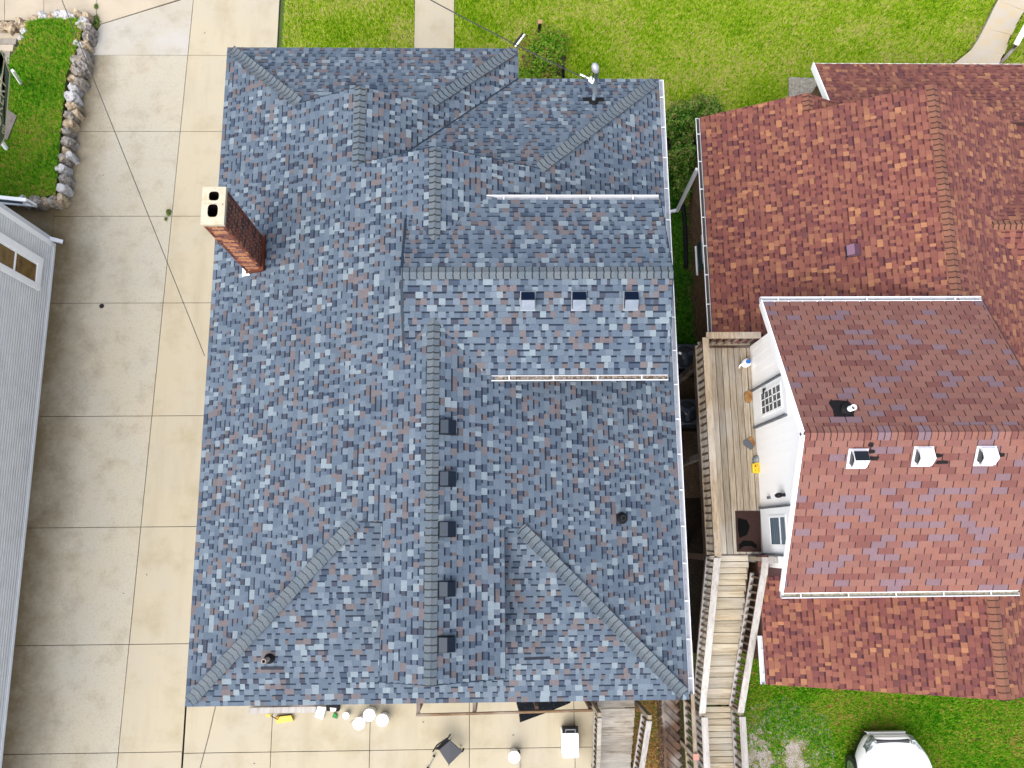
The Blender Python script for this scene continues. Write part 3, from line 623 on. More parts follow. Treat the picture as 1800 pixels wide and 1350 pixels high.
# window of the west wall
wy = PX(1236, 438, 5.6); wn = MB(); wn.box((5.57, wy.y - .4, wy.z - .03), (5.67, wy.y + .4, wy.z + .05)); wno = build('window', wn, white, red)
wn = MB(); wn.box((5.65, wy.y - .4, wy.z - .85), (5.685, wy.y + .4, wy.z - .04)); build('pane', wn, glass_d, wno)
wn = MB(); wn.box((5.62, wy.y - .42, wy.z - .93), (5.67, wy.y + .42, wy.z - .88)); build('sill', wn, white, wno)
# doors in the white wall
def door(y0_, y1_, z0_, z1_, w0, w1, v0, v1, grid, glass, label, blinds=False):
    d = MB(); d.box((6.12, y0_, z0_), (6.149, y1_, z1_)); do = build('door', d, mat('door_white', (.74, .78, .82) if blinds else (.8, .82, .83), .45), red); do['label'] = label
    fr = MB(); fr.box((6.105, w0 - .05, v0 - .05), (6.119, w1 + .05, v0)); fr.box((6.105, w0 - .05, v1), (6.119, w1 + .05, v1 + .05)); fr.box((6.105, w0 - .05, v0), (6.119, w0, v1)); fr.box((6.105, w1, v0), (6.119, w1 + .05, v1))
    if grid:
        for i in (1, 2): yy = w0 + (w1 - w0) * i / 3; fr.box((6.108, yy - .012, v0), (6.118, yy + .012, v1))
        for i in range(1, 5): zz = v0 + (v1 - v0) * i / 5; fr.box((6.108, w0, zz - (.03 if i == 3 else .01)), (6.1175, w1, zz + (.03 if i == 3 else .01)))
    else: fr.box((6.1, w0, v0 + (v1 - v0) * .64), (6.117, w1, v0 + (v1 - v0) * .64 + .03))
    build('window_frame', fr, white, do)
    g = MB(); g.box((6.113, w0, v0), (6.1205, w1, v1)); build('pane', g, glass, do)
    j = MB()
    for yy, wd2 in ((y0_ - .05, .05), (y1_, .05)): j.box((6.08, yy, z0_), (6.15, yy + wd2, z1_ - .1))
    build('door_jamb', j, mat('grey_jamb', A(150, 158, 168), .5, n=[((2, 60, 2), 3, .45, .6, A(70, 78, 90))]), do)
    return do
d1_ = door(2.5, 3.33, 3.04, 5.2, 2.7, 3.17, 3.65, 4.88, True, glass_d, 'door with a white-gridded window')
kb = MB(); kb.beam((6.06, 3.22, 3.98), (6.12, 3.22, 3.98), .05, .05); kb.beam((6.06, 3.24, 3.98), (6.06, 3.12, 3.98), .03, .03); build('handle', kb, blackm, d1_)
d2_ = door(-.4, .58, 3.04, 5.0, -.2, .37, 3.66, 4.6, False, glass_b, 'bluish white storm door with blinds behind its glass')
lp = MB(); lp.lathe(6.05, .83, [(.02, 4.62), (.05, 4.6), (.06, 4.5), (.045, 4.38), (.02, 4.36)], 10); lp.beam((6.15, .83, 4.6), (6.03, .83, 4.62), .07, .09); build('wall_lamp', lp, blackm, red)
lp = MB(); lp.box((6.1, .79, 3.6), (6.149, .85, 3.72)); build('outlet_box', lp, mat('box_grey', A(120, 130, 140), .5), red)
zS2 = plane_fn(*rdS); zN2 = plane_fn(*rdN)
for i, (xv, yv) in enumerate(((6.74, 1.42), (7.96, 1.45), (9.14, 1.45))):
    vent(red, (xv, yv, zS2(xv, yv)), (0, 1), DS, .27, .30, blackm if i == 0 else white_v, white_v, white_al, white_v, .24, .05, grille=mat('vent_louvre', A(190, 195, 200), .5) if i == 0 else bpy.data.materials['vent_louvre'],
         label='white box vent with a %s rear sheet' % ('black' if i == 0 else 'white') if i == 0 else None)
vent(red, (8.24, 6.36, zrW(8.24, 0)), (1, 0), rS, .26, .27, mat('plum_dark', A(112, 66, 86), .45, .2), purple, blackm, purple, .14, .012, label='small plum-coloured roof vent')
def tar_blob(x, y, hx, hy):
    n = 12; pts = [(x + hx * math.copysign(abs(math.cos(a)) ** .45, math.cos(a)) * R.uniform(.8, 1.1), y + hy * math.copysign(abs(math.sin(a)) ** .45, math.sin(a)) * R.uniform(.75, 1.15)) for a in [6.2832 * i / n for i in range(n)]]
    tp = MB(); tp.prism(pts, lambda x, y: (zS2 if y < Dy else zN2)(x, y) + .004, lambda x, y: (zS2 if y < Dy else zN2)(x, y) + .017); build('tar_patch', tp, tar, red)
for a in ((6.96, 1.62, .05, .04), (7.0, 1.5, .06, .03), (7.05, 1.38, .1, .035), (8.24, 1.42, .1, .035), (8.36, 1.3, .13, .03), (9.42, 1.42, .1, .035)): tar_blob(*a)
tar_blob(6.55, 2.31, .22, .2)
pipe(red, 6.64, 2.3, zN2(0, 2.3), .3, .055, white_v, blackp, 'white plastic vent pipe in a tarred patch')
rl = MB()
for a in range(14): rl.lathe(7.25 + R.uniform(-.1, .1), 5.1 + R.uniform(-.04, .05), [(.001, 0), (.03, .0), (.001, .02)], 5)
# ------------------------------------------------------------------ deck
deck = thing('deck', (5.5, 2, 3), 'raised wooden side deck with a baluster railing beside the white wall', 'deck')
DZ = 3.0; bx = 4.86; n = 0
while bx < 6.14:
    b = MB(); w_ = min(.138, 6.145 - bx); y_a = -.42
    b.box((bx, y_a, DZ - .03 + R.uniform(-.002, .002)), (bx + w_, 4.42, DZ + R.uniform(-.002, .002))); build('deck_board', b, wood_y, deck, bevel=.004); bx += .150
b = MB(); b.box((4.9, -.47, DZ - .2), (6.15, -.43, DZ - .032)); b.box((4.82, -.47, DZ - .22), (4.858, 4.46, DZ - .005)); b.box((4.9, 4.425, DZ - .22), (6.15, 4.46, DZ - .005))
for y_ in (.5, 1.3, 2.1, 2.9, 3.7): b.box((4.92, y_, DZ - .2), (6.14, y_ + .04, DZ - .032))
build('joists', b, wood_d, deck)
for (x_, y_) in ((4.98, 4.12), (4.98, 1.88), (4.98, -.5)):
    b = MB(); b.box((x_ - .07, y_ - .07, 0), (x_ + .07, y_ + .07, DZ - .2)); build('support_post', b, wood_d, deck)
bal_src = {}
def railing(parent, p, q, hgt, sp=.165, cap_w=.15, off=(0, 0), capmat=None, bw=.042, bh=.045, bottom=.1, capz=.04, name=True):
    """p,q: foot of the rail line (walking surface); hgt: cap height above it"""
    p = Vector(p); q = Vector(q); z = Vector((0, 0, 1))
    c = MB(); c.beam(p + z * hgt, q + z * hgt, cap_w, capz); build('rail_cap', c, capmat or wood_r, parent, bevel=.005)
    c = MB(); c.beam(p + z * (hgt - .09), q + z * (hgt - .09), .04, .09); build('top_rail', c, wood_d, parent)
    o = Vector((off[0], off[1], 0)); c = MB(); c.beam(p + z * bottom + o, q + z * bottom + o, .085, .05); build('bottom_rail', c, capmat or wood_r, parent)
    L = (q - p).length; n = max(2, int(L / sp)); d = (q - p) / n
    for i in range(n):
        b_ = p + d * (i + .5)
        key = (round(hgt, 3), bw)
        if key not in bal_src:
            m_ = MB(); m_.box((-bw / 2, -bw / 2, .06), (bw / 2, bw / 2, hgt - .05)); s_ = build('baluster', m_, wood_m, parent, world=False); s_.location = b_ - org(parent); bal_src[key] = s_
        else: piece('baluster', bal_src[key], parent, b_)
railing(deck, (4.84, -.43, DZ), (4.84, 4.45, DZ), .9)
railing(deck, (4.86, 4.5, DZ), (6.12, 4.5, DZ), .9, capmat=wood_r)
# stair flight down to the landing
stair = thing('stairs', (5.3, -2.2, 1.5), 'long straight flight of pale wooden steps going down from the deck', 'stairs')
NT = 13; run = 3.58 / NT; rise = 1.95 / NT
for i in range(NT):
    y_ = -.45 - run * i; z_ = DZ - rise * i * 1.0
    for k2 in range(2):
        b = MB(); b.box((4.84, y_ - run * (k2 + 1) / 2 + .006, z_ - .032), (5.78, y_ - run * k2 / 2 - .006, z_ + R.uniform(-.002, .002))); build('tread_board', b, wood_x, stair, bevel=.004)
    b = MB(); b.box((4.93, y_ - run + .012, z_ - rise), (5.76, y_ - run + .03, z_ - .033)); build('riser', b, wood_x, stair)
b = MB()
for x_ in (4.87, 5.79): b.beam((x_, -.45, DZ - .12), (x_, -4.05, 1.05 - .1), .04, .26)
build('stringer', b, wood_d, stair)
railing(stair, (4.83, -.47, DZ), (4.80, -4.05, 1.07), .88, capmat=wood_pale)
railing(stair, (5.87, -.85, DZ - .15), (5.70, -4.05, 1.07), .88, capmat=wood_pale, sp=.19)
b = MB(); b.beam((5.87, -.55, 3.9), (5.87, -.86, 3.74), .15, .04); b.beam((5.8, -.54, 3.9), (6.14, -.54, 3.9), .13, .039); build('rail_cap', b, wood_pale, stair)
for x_, y_ in ((4.8, -4.1), (5.75, -4.1), (5.85, -.52)):
    b = MB(); b.box((x_ - .045, y_ - .045, 0), (x_ + .045, y_ + .045, 1.86 if y_ < -2 else 3.84)); build('newel_post', b, wood_r, stair)
land = thing('landing', (5.3, -5.3, 1), 'wooden landing and lower walkway at the foot of the long steps', 'landing')
y_ = -4.1
while y_ > -7.2:
    b = MB(); b.box((4.82, y_ - .131, 1.02), (5.74, y_, 1.05 + R.uniform(-.003, .003))); build('deck_board', b, wood_x, land, bevel=.004); y_ -= .143
railing(land, (4.85, -4.15, 1.05), (4.85, -7.2, 1.05), .88, capmat=wood_pale)
railing(land, (5.74, -4.15, 1.05), (5.74, -7.2, 1.05), .88, capmat=wood_pale, sp=.19)
b = MB()
for x_ in (4.9, 5.7):
    for yy in (-4.3, -7.1): b.box((x_ - .045, yy - .045, 0), (x_ + .045, yy + .045, 1.01))
    b.box((x_ - .02, -7.2, .85), (x_ + .02, -4.1, 1.015))
build('frame', b, wood_d, land)
lowr = thing('railing', (4.6, -4.2, 0), 'narrow wooden railing with a pink-capped post beside the lower walkway', 'railing')
railing(lowr, (4.62, -2.45, 1.0), (4.58, -7.0, 1.0), .9, sp=.17, cap_w=.09, capmat=wood_r)
b = MB(); b.box((4.55, -5.05, 0), (4.65, -4.95, 1.96)); b.box((4.57, -2.5, 0), (4.66, -2.41, 1.86)); build('post', b, wood_r, lowr)
b = MB(); b.box((4.53, -5.07, 1.96), (4.67, -4.93, 1.985)); build('post_cap', b, mat('pink_cap', A(225, 160, 140), .7), lowr)
pan = thing('board_panel', (4.35, -4.6, .5), 'sloping panel of dark weathered boards under the grey roof corner', 'panel')
for i in range(16):
    y_ = -3.25 - .212 * i; b = MB(); b.beam((4.12, y_ + .2, .7), (4.52, y_ - .2, .6), .145, .03); build('board', b, wood_d, pan)
b = MB(); b.beam((4.14, -3.1, .66), (4.14, -6.6, .66), .06, .1); b.beam((4.5, -3.3, .5), (4.5, -6.7, .5), .05, .08)
for yy in (-3.3, -6.4): b.box((4.12, yy - .04, 0), (4.2, yy + .04, .7)); b.box((4.44, yy - .04, 0), (4.52, yy + .04, .5))
build('frame', b, wood_d, pan)
# garden stairs by the patio
gs = thing('stairs', (2.9, -4.9, 0), 'short weathered wooden steps with side rails on the patio', 'stairs')
for i in range(9):
    y_ = -3.85 - .24 * i; z_ = 1.15 - .155 * max(0, i - 1)
    if z_ < .03: break
    b = MB(); b.box((2.46, y_ - .212, z_ - .035), (3.36, y_, z_ + R.uniform(-.003, .003))); build('tread_board', b, wood_old, gs, bevel=.005)
b = MB()
for x_ in (2.48, 3.34): b.beam((x_, -3.85, 1.02), (x_, -5.7, -.02), .04, .24)
build('stringer', b, wood_d, gs)
railing(gs, (2.40, -4.12, 1.1), (2.44, -5.7, .1), .88, capmat=wood_old, sp=.17, cap_w=.1)
railing(gs, (3.55, -4.2, 1.1), (3.45, -5.75, .1), .88, capmat=wood_pale, sp=.17, cap_w=.13)
for x_, y_, zz in ((2.4, -4.05, 2.0), (3.56, -4.12, 2.0), (2.44, -5.7, 1.0), (3.45, -5.75, 1.0)):
    b = MB(); b.box((x_ - .045, y_ - .045, 0), (x_ + .045, y_ + .045, zz)); build('newel_post', b, wood_r, gs)
# low rail along the patio
lr = thing('railing', (.7, -4.15, 0), 'long thin brown timber rail on posts along the edge of the patio roof', 'railing')
b = MB(); b.beam((-1.93, -4.2, 1.0), (2.36, -4.15, 1.0), .05, .09); build('rail', b, wood_b, lr)
b = MB()
for x_ in (-1.88, -.5, 1.0, 2.3): b.box((x_ - .04, -4.13, 0), (x_ + .04, -4.05, .98))
build('post', b, wood_d, lr)
for x_ in (-1.88, -.52): b = MB(); b.beam((x_, -3.7, .98), (x_, -4.16, .98), .09, .05); build('cross_piece', b, wood_d, lr)

# ================================================================== GROUND
def ground_sheet(name, poly, z, m, kind='structure', label=None):
    b = MB(); b.add([(x, y, z) for x, y in poly], [tuple(range(len(poly)))]); return tag(build(name, b, m), kind=kind)
ground_sheet('ground', [(-400, -400), (400, -400), (400, 400), (-400, 400)], -.07, lawn_m)
drive = tag(build('driveway', MB().prism(ccw([(-13.5, -12), (-5.0, -12), (-5.0, 10.85), (-6.42, 10.9), (-6.36, 22), (-17.5, 22), (-17.5, 14.0), (-13.0, 14.0), (-12.2, 8.3)]), -.065, -.03), joint), kind='structure')
jx = lambda y: -8.97 - .48 * (15.94 - y) / 21.49
rowsY = [P(290, v, 0).y for v in (-160, -20, 97, 231, 380, 532.5, 731, 926, 1132, 1322, 1500, 1680, 1860)]
def slab(poly, m, z=0.0, inset=.008):
    poly = ccw(poly); n = len(poly); out = []
    cx_ = sum(p[0] for p in poly) / n; cy_ = sum(p[1] for p in poly) / n
    for p in poly: out.append((p[0] + (inset if p[0] < cx_ else -inset), p[1] + (inset if p[1] < cy_ else -inset)))
    b = MB(); b.prism(out, -.05, z + R.uniform(-.003, .003)); return build('concrete_slab', b, m, drive)
conc_mold = mat('mouldy_concrete', A(226, 216, 192), .9, bump=.3, bscale=90,
    n=[(.45, 4, .42, .66, A(222, 216, 198)), (1.6, 5, .5, .75, (*A(178, 164, 138), .6)), (60, 3, .45, .75, (-.84, -.83, -.8, .6)), (16, 5, .5, .68, (-.8, -.78, -.72, .7))])
# algae grow on the strip next to the left wall: a gradient of the deposit's own shape along that wall
t = conc_mold.node_tree; geo = t.nodes.new('ShaderNodeNewGeometry'); sx = t.nodes.new('ShaderNodeSeparateXYZ'); t.links.new(geo.outputs['Position'], sx.inputs[0])
mr = t.nodes.new('ShaderNodeMapRange'); mr.inputs[1].default_value = -9.8; mr.inputs[2].default_value = -12.3; t.links.new(sx.outputs[0], mr.inputs[0])
nz = t.nodes.new('ShaderNodeTexNoise'); nz.inputs['Scale'].default_value = .55; nz.inputs['Detail'].default_value = 14; nz.inputs['Roughness'].default_value = .82; t.links.new(geo.outputs['Position'], nz.inputs['Vector'])
ad = t.nodes.new('ShaderNodeMath'); ad.operation = 'ADD'; t.links.new(mr.outputs[0], ad.inputs[0]); t.links.new(nz.outputs[0], ad.inputs[1])
m2 = t.nodes.new('ShaderNodeMapRange'); m2.inputs[1].default_value = .95; m2.inputs[2].default_value = 1.5; t.links.new(ad.outputs[0], m2.inputs[0])
mx = t.nodes.new('ShaderNodeMix'); mx.data_type = 'RGBA'; mx.inputs[7].default_value = (*A(124, 106, 70), 1); bs = t.nodes['Principled BSDF']
src = bs.inputs['Base Color'].links[0].from_socket; t.links.new(m2.outputs[0], mx.inputs[0]); t.links.new(src, mx.inputs[6]); t.links.new(mx.outputs[2], bs.inputs['Base Color'])
for i in range(len(rowsY) - 1):
    ya, yb = rowsY[i + 1], rowsY[i]
    if yb > 14.2:                                     # the fan-shaped top of the drive
        if ya > 14.2: slab([(jx(ya), ya), (jx(yb), yb), (-13.2, yb), (-13.2, ya)], conc_side)
        else: slab([(jx(ya), ya), (jx(yb), yb), P(318, 0), P(176, 44), P(150, 97)], conc_old)
    else:
        xl = -12.36 if ya < 8.0 else -12.9
        slab([(xl, ya), (jx(ya), ya), (jx(yb), yb), (-12.36 if yb < 8.1 else -12.9, yb)], conc_mold)
    xr_b = -6.40 if yb > 10.9 else -5.4
    if ya < -3.9: slab([(jx(ya), ya), (P(322, 1300, 0).x, ya), (P(325, 1250, 0).x, yb), (jx(yb), yb)], conc_new)
    else: slab([(jx(ya), ya), (-6.40 if ya > 10 else -5.4, ya), (xr_b, yb), (jx(yb), yb)], conc_new)
slab([(-15.5, 7.9), (-12.38, 7.9), (-12.45, 9.62), (-15.5, 9.62)], conc_mold, z=.004)
for a, b_ in ((-60, 8), (8, 77), (77, 170)):
    slab([P(a, -90), P(b_, -90), P(b_, 36), P(a, 36)], conc_side)
slab([P(170, 44), P(318, -2), P(318, -90), P(170, -90)], conc_side)
slab([P(-80, 60), P(-80, -120), P(-64, -120), P(-64, 60)], conc_side)
# patio
pat = tag(build('patio', MB().box((-7.9, -9, -.06), (3.4, -2.5, -.03)), joint), kind='structure')
ya = -2.4; px_ = [P(324, 1300).x + .0, P(477, 1300).x, P(650, 1300).x, P(825, 1300).x, P(1010, 1300).x, 3.3]
ys = [-2.4, P(600, 1320).y, P(600, 1320).y - 2.1, P(600, 1320).y - 4.4]
for i in range(5):
    for j in range(3):
        b = MB(); b.box((px_[i] + .008, ys[j + 1] + .008, -.05), (px_[i + 1] - .008, ys[j] - .008, R.uniform(-.003, .003))); build('concrete_slab', b, conc_new, pat)
# front walk, side path
wk = tag(build('walkway', MB().box((-2.33, 10.5, -.06), (-1.15, 22, 0.0)), conc_new), kind='structure')
pth = thing('garden_steps', (14.5, 14.5, 0), 'curving pale concrete steps between the lawn and a thin rail at the far corner', 'steps')
pp = [(1672, 116), (1712, 84), (1735, 40), (1752, 4), (1775, -30)]; pq = [(1752, 116), (1764, 92), (1779, 52), (1797, 24), (1825, -20)]
stp_m = mat('step_concrete', A(228, 216, 196), .9, bump=.3, n=[(2.5, 5, .42, .68, A(236, 212, 165)), (40, 4, .5, .75, (-.85, -.84, -.82, .5))])
N_ = 9
def ipt(a, t):
    t *= len(a) - 1; i = min(int(t), len(a) - 2); f_ = t - i; return (a[i][0] + (a[i + 1][0] - a[i][0]) * f_, a[i][1] + (a[i + 1][1] - a[i][1]) * f_)
for i in range(N_):
    a0, a1 = ipt(pp, i / N_), ipt(pp, (i + 1) / N_); b0, b1 = ipt(pq, i / N_), ipt(pq, (i + 1) / N_)
    z_ = .04 + .05 * (N_ - i) * .5; o_ = R.uniform(0, 4)
    b = MB(); b.prism(ccw([tuple(P(*a0, z_))[:2], tuple(P(b0[0] + o_, b0[1], z_))[:2], tuple(P(b1[0] + o_, b1[1], z_))[:2], tuple(P(*a1, z_))[:2]]), -.06, z_); build('step', b, stp_m, pth)
hr = thing('handrail', (15.5, 14, 0), 'white metal handrail on dark posts beside the curving steps', 'handrail')
b = MB(); b.beam(P(1786, 78, .85), P(1812, 30, .85), .14, .05); build('rail', b, white, hr)
b = MB(); b.beam(P(1752, 118, .1), P(1790, 76, .15), .09, .1); b.beam(P(1788, 78, .85), P(1782, 84, 0), .06, .06); b.beam(P(1812, 30, .85), P(1806, 38, 0), .06, .06); build('post', b, wood_d, hr)
so = thing('stepping_slab', P(1410, 150), 'square pebbled concrete slab in the grass by the red roof corner', 'slab')
b = MB(); b.prism(ccw([tuple(P(*q))[:2] for q in ((1386, 136), (1434, 138), (1436, 185), (1386, 185))]), -.06, .03); build('slab', b, mat('pebble_concrete', A(190, 182, 165), .9, bump=.6, bscale=60, n=[(30, 3, .45, .6, A(130, 120, 105)), (14, 3, .5, .7, A(215, 208, 190))]), so, bevel=.01)
ground_sheet('alley_ground', [(3.2, 1.0), (6.4, 1.0), (6.4, 11.2), (4.0, 11.2), (3.2, 9.8)], -.055, soil)
ground_sheet('alley_ground', [(3.2, -3.0), (6.4, -3.0), (6.4, 1.0), (3.2, 1.0)], -.056, dark_soil)  # near-black colour carries the deep shade between the houses
ground_sheet('mulch_bed', [(3.35, -8), (4.75, -8), (4.75, -2.9), (3.35, -2.9)], -.05, mat('mulch', A(118, 88, 56), .95, bump=.8, bscale=20, n=[(9, 5, .4, .6, A(70, 48, 30)), (26, 4, .5, .65, A(190, 158, 110))]))
ground_sheet('bare_patch', [tuple(P(*q))[:2] for q in ((1296, 1250), (1380, 1225), (1460, 1260), (1480, 1400), (1290, 1400))], -.052, mat('gravel', A(215, 205, 195), .95, bump=.8, bscale=30, n=[(5, 5, .45, .6, A(170, 165, 120)), (40, 4, .45, .65, A(120, 110, 100))]))
# raised left lawn
LZ = .42
rl_px = [(46, 38), (70, 33), (140, 32), (146, 48), (130, 96), (116, 130), (112, 170), (106, 230), (100, 300), (97, 342), (50, 348), (0, 352), (-150, 352), (-150, 118), (6, 112), (26, 92), (40, 62)]
rl_poly = [tuple(P(*q, LZ))[:2] for q in rl_px]
tag(build('raised_lawn', MB().prism(ccw(rl_poly), -.06, LZ - .02), lawn_m), kind='structure')
import numpy as np
def inside(px, py, poly):
    r = np.zeros(len(px), bool); n = len(poly)
    for i in range(n):
        xa_, ya_ = poly[i]; xb_, yb_ = poly[(i + 1) % n]
        if ya_ == yb_: continue
        c = ((ya_ > py) != (yb_ > py)) & (px < (xb_ - xa_) * (py - ya_) / (yb_ - ya_) + xa_); r ^= c
    return r
def raw_mesh(name, V, nper, tint, m, parent=None, at=(0, 0, 0)):
    n = len(V) // nper; me = bpy.data.meshes.new(name); me.vertices.add(len(V)); me.vertices.foreach_set('co', (V - np.array(at)).astype(np.float32).ravel())
    me.loops.add(len(V)); me.loops.foreach_set('vertex_index', np.arange(len(V), dtype=np.int32))
    me.polygons.add(n); me.polygons.foreach_set('loop_start', np.arange(0, len(V), nper, dtype=np.int32))
    a = me.attributes.new('tint', 'FLOAT_COLOR', 'CORNER'); tt = np.repeat(tint, nper); a.data.foreach_set('color', np.stack([tt, tt, tt, np.ones_like(tt)], 1).astype(np.float32).ravel())
    me.materials.append(m); me.update(); me.validate()
    o = bpy.data.objects.new(name, me); C.objects.link(o)
    if parent: o.parent = parent; o.location = Vector(at) - org(parent)
    else: o.location = at
    return o
rg = np.random.default_rng(5)
def grass(poly, z, dens, m, label, holes=(), hgt=(.03, .09), wd=(.008, .018), name='grass', sink=None):
    xs = [p[0] for p in poly]; ys = [p[1] for p in poly]; n = int((max(xs) - min(xs)) * (max(ys) - min(ys)) * dens)
    x = rg.uniform(min(xs), max(xs), n); y = rg.uniform(min(ys), max(ys), n); k = inside(x, y, poly)
    for h in holes: k &= ~inside(x, y, h)
    if sink: k &= sink(x, y)
    x = x[k]; y = y[k]; n = len(x); a = rg.uniform(0, 6.2832, n); L = rg.uniform(.03, .085, n); hh = rg.uniform(*hgt, n); w_ = rg.uniform(*wd, n)
    dx, dy = np.cos(a), np.sin(a); z0 = np.full(n, z)
    p1 = np.stack([x - dy * w_, y + dx * w_, z0], 1); p2 = np.stack([x + dy * w_, y - dx * w_, z0], 1); p3 = np.stack([x + dx * L, y + dy * L, z0 + hh], 1)
    V = np.stack([p1, p2, p3], 1).reshape(-1, 3)
    o = raw_mesh(name, V, 3, rg.uniform(-.3, .75, n), m); return tag(o, label, 'grass', kind='stuff')
G_D = 3400
BUSH = [(sc0.x + math.cos(a) * .62 * (1 + .15 * math.sin(a * 5)), sc0.y - .15 + math.sin(a) * .95 * (1 + .12 * math.cos(a * 4))) for sc0 in [P(958, 92, .4)] for a in [6.2832 * i / 24 for i in range(24)]]
ground_sheet('hedge_soil', [(3.9, 9.4), (6.9, 9.4), (6.7, 12.0), (5.9, 12.25), (4.6, 12.1), (3.9, 11.7)], -.054, dark_soil)
ground_sheet('shrub_bed', BUSH, -.053, soil)
pathL = [tuple(P(*q))[:2] for q in pp][::-1]; 
grass([(-6.34, 10.3), (-2.36, 10.3), (-2.36, 17.2), (-6.2, 17.2)], -.06, G_D, grass_m, 'sunlit mown grass between the driveway and the front walk')
grass([(-1.12, 10.0), (8.6, 9.6), (14.6, 11.6)] + [tuple(P(q[0] - 3, q[1]))[:2] for q in pp] + [(15.6, 17.4), (-1.12, 17.4)], -.06, G_D, grass_m, 'wide sunlit front lawn of mown grass behind both roofs',
      holes=[[tuple(P(*q))[:2] for q in ((1387, 137), (1434, 139), (1434, 184), (1387, 184))], [(4.0, 9.4), (6.9, 9.4), (6.7, 12.0), (5.9, 12.25), (4.6, 12.1), (3.95, 11.6)], BUSH])
grass([tuple(P(*q))[:2] for q in ((1756, 116), (1768, 92), (1783, 52), (1803, 20), (1860, 20), (1860, 120))], -.06, G_D, grass_m, 'small triangle of grass behind the handrail of the curving steps')
BARE = [(P(1335, 1335), .55, 1.5), (P(1405, 1330), .38, 1.3), (P(1355, 1285), .3, 1.0), (P(1300, 1350), .4, 1.3)]
def thin(x, y):
    nx = np.array([noise.noise(Vector((a * 2.2, b * 2.2, 3))) + .6 * noise.noise(Vector((a * 7, b * 7, 3))) for a, b in zip(x, y)]); d = np.zeros(len(x))
    for c_, r_, am in BARE: d = np.maximum(d, am * np.exp(-((x - c_.x) ** 2 + (y - c_.y) ** 2) / (r_ * r_)))
    return rg.uniform(0, 1, len(x)) > d * (1 + nx * 2.2)
grass([(5.85, -6.4), (14.6, -6.4), (14.6, -2.6), (6.1, -2.6)], -.06, G_D, grass_g, 'green back lawn with bare gravelly patches below the red roof', sink=thin)
grass(rl_poly, LZ - .02, G_D * .9, grass_g, 'raised patch of lawn held by the rough stone edging')
grass([(4.3, 4.6), (5.68, 4.6), (5.68, 10.6), (4.6, 10.4)], -.05, 3800, cover_m, 'low green ground cover between the two houses', hgt=(.03, .12), wd=(.012, .03), name='ground_cover',
      sink=lambda x, y: rg.uniform(0, 1, len(x)) < np.clip(1.05 - np.abs(x - 5.32) * 3.2 + np.array([noise.noise(Vector((a * 1.6, b * 1.6, 0))) for a, b in zip(x, y)]) * .8, .03, 1))
grass([(3.4, -7), (4.1, -7), (4.1, -2.95), (3.4, -2.95)], -.045, 2600, litter_m, 'brown dead leaves and clippings covering the narrow bed', hgt=(.01, .05), wd=(.012, .03), name='leaf_litter')
def shrub(name, label, cat, lumps, n, m, size=(.02, .04), group=None):
    c0 = lumps[0]; t = thing(name, (c0[0], c0[1], 0), label, cat, group)
    V = []; tn = []
    tot = sum(l[3] * l[4] for l in lumps)
    for (x, y, z, rx, ry, rz_) in lumps:
        k = int(n * rx * ry / tot) if False else int(n * (rx * ry) / sum(l[3] * l[4] for l in lumps))
        u = rg.normal(size=(k, 3)); u /= np.linalg.norm(u, axis=1)[:, None]; u[:, 2] = np.abs(u[:, 2]) * .9 + .0; rad = rg.uniform(.55, 1.08, k) ** .6
        nz_ = np.array([noise.noise(Vector((a * 3 + x, b * 3 + y, c * 3))) for a, b, c in u]); rad *= 1 + nz_ * .45
        c = np.stack([x + u[:, 0] * rx * rad, y + u[:, 1] * ry * rad, np.maximum(.02, z + u[:, 2] * rz_ * rad)], 1)
        d = u + rg.normal(scale=.7, size=(k, 3)); d /= np.linalg.norm(d, axis=1)[:, None]; e = np.cross(d, rg.normal(size=(k, 3))); e /= np.linalg.norm(e, axis=1)[:, None]; g = np.cross(d, e)
        s_ = rg.uniform(*size, k)[:, None]
        q = np.stack([c - e * s_, c + g * s_ * .45, c + e * s_, c - g * s_ * .45], 1).reshape(-1, 3); V.append(q); tn.append(rg.uniform(-.25, .7, k) + nz_ * .5)
    V = np.concatenate(V); tn = np.concatenate(tn)
    raw_mesh('foliage', V, 4, tn, m, t, (c0[0], c0[1], 0))
    st = MB()
    for (x, y, z, rx, ry, rz_) in lumps:
        for j in range(5):
            a = R.uniform(0, 6.28); st.tube([(x, y, 0), (x + math.cos(a) * rx * .4, y + math.sin(a) * ry * .4, z + rz_ * .3), (x + math.cos(a) * rx * .75, y + math.sin(a) * ry * .75, z + rz_ * .6)], [.018, .012, .005], 5)
    build('stem', st, wood_d, t); return t
sc_ = P(958, 92, .4)
shrub('shrub', 'loose green and russet shrub in the corner of the grey roof', 'shrub', [(sc_.x, sc_.y, .1, .62, .8, .75), (sc_.x - .45, sc_.y - .7, .1, .4, .5, .5), (sc_.x + .3, sc_.y + .45, .1, .45, .4, .55), (sc_.x - .1, sc_.y - .9, .05, .6, .5, .4)], 9000, leaf_m, (.02, .045))
h1 = P(1205, 215, .7); h2 = P(1208, 275, .6)
shrub('hedge', 'dark clipped hedge filling the gap between the two roofs', 'hedge', [(h1.x - .1, h1.y + .05, .3, .62, .55, 1.0), (h1.x + .55, h1.y + .3, .3, .6, .5, .95), (h2.x - .1, h2.y, .2, .42, .65, 1.0), (h2.x, h2.y - .75, .1, .3, .5, .55)], 12000, hedge_m, (.026, .055))
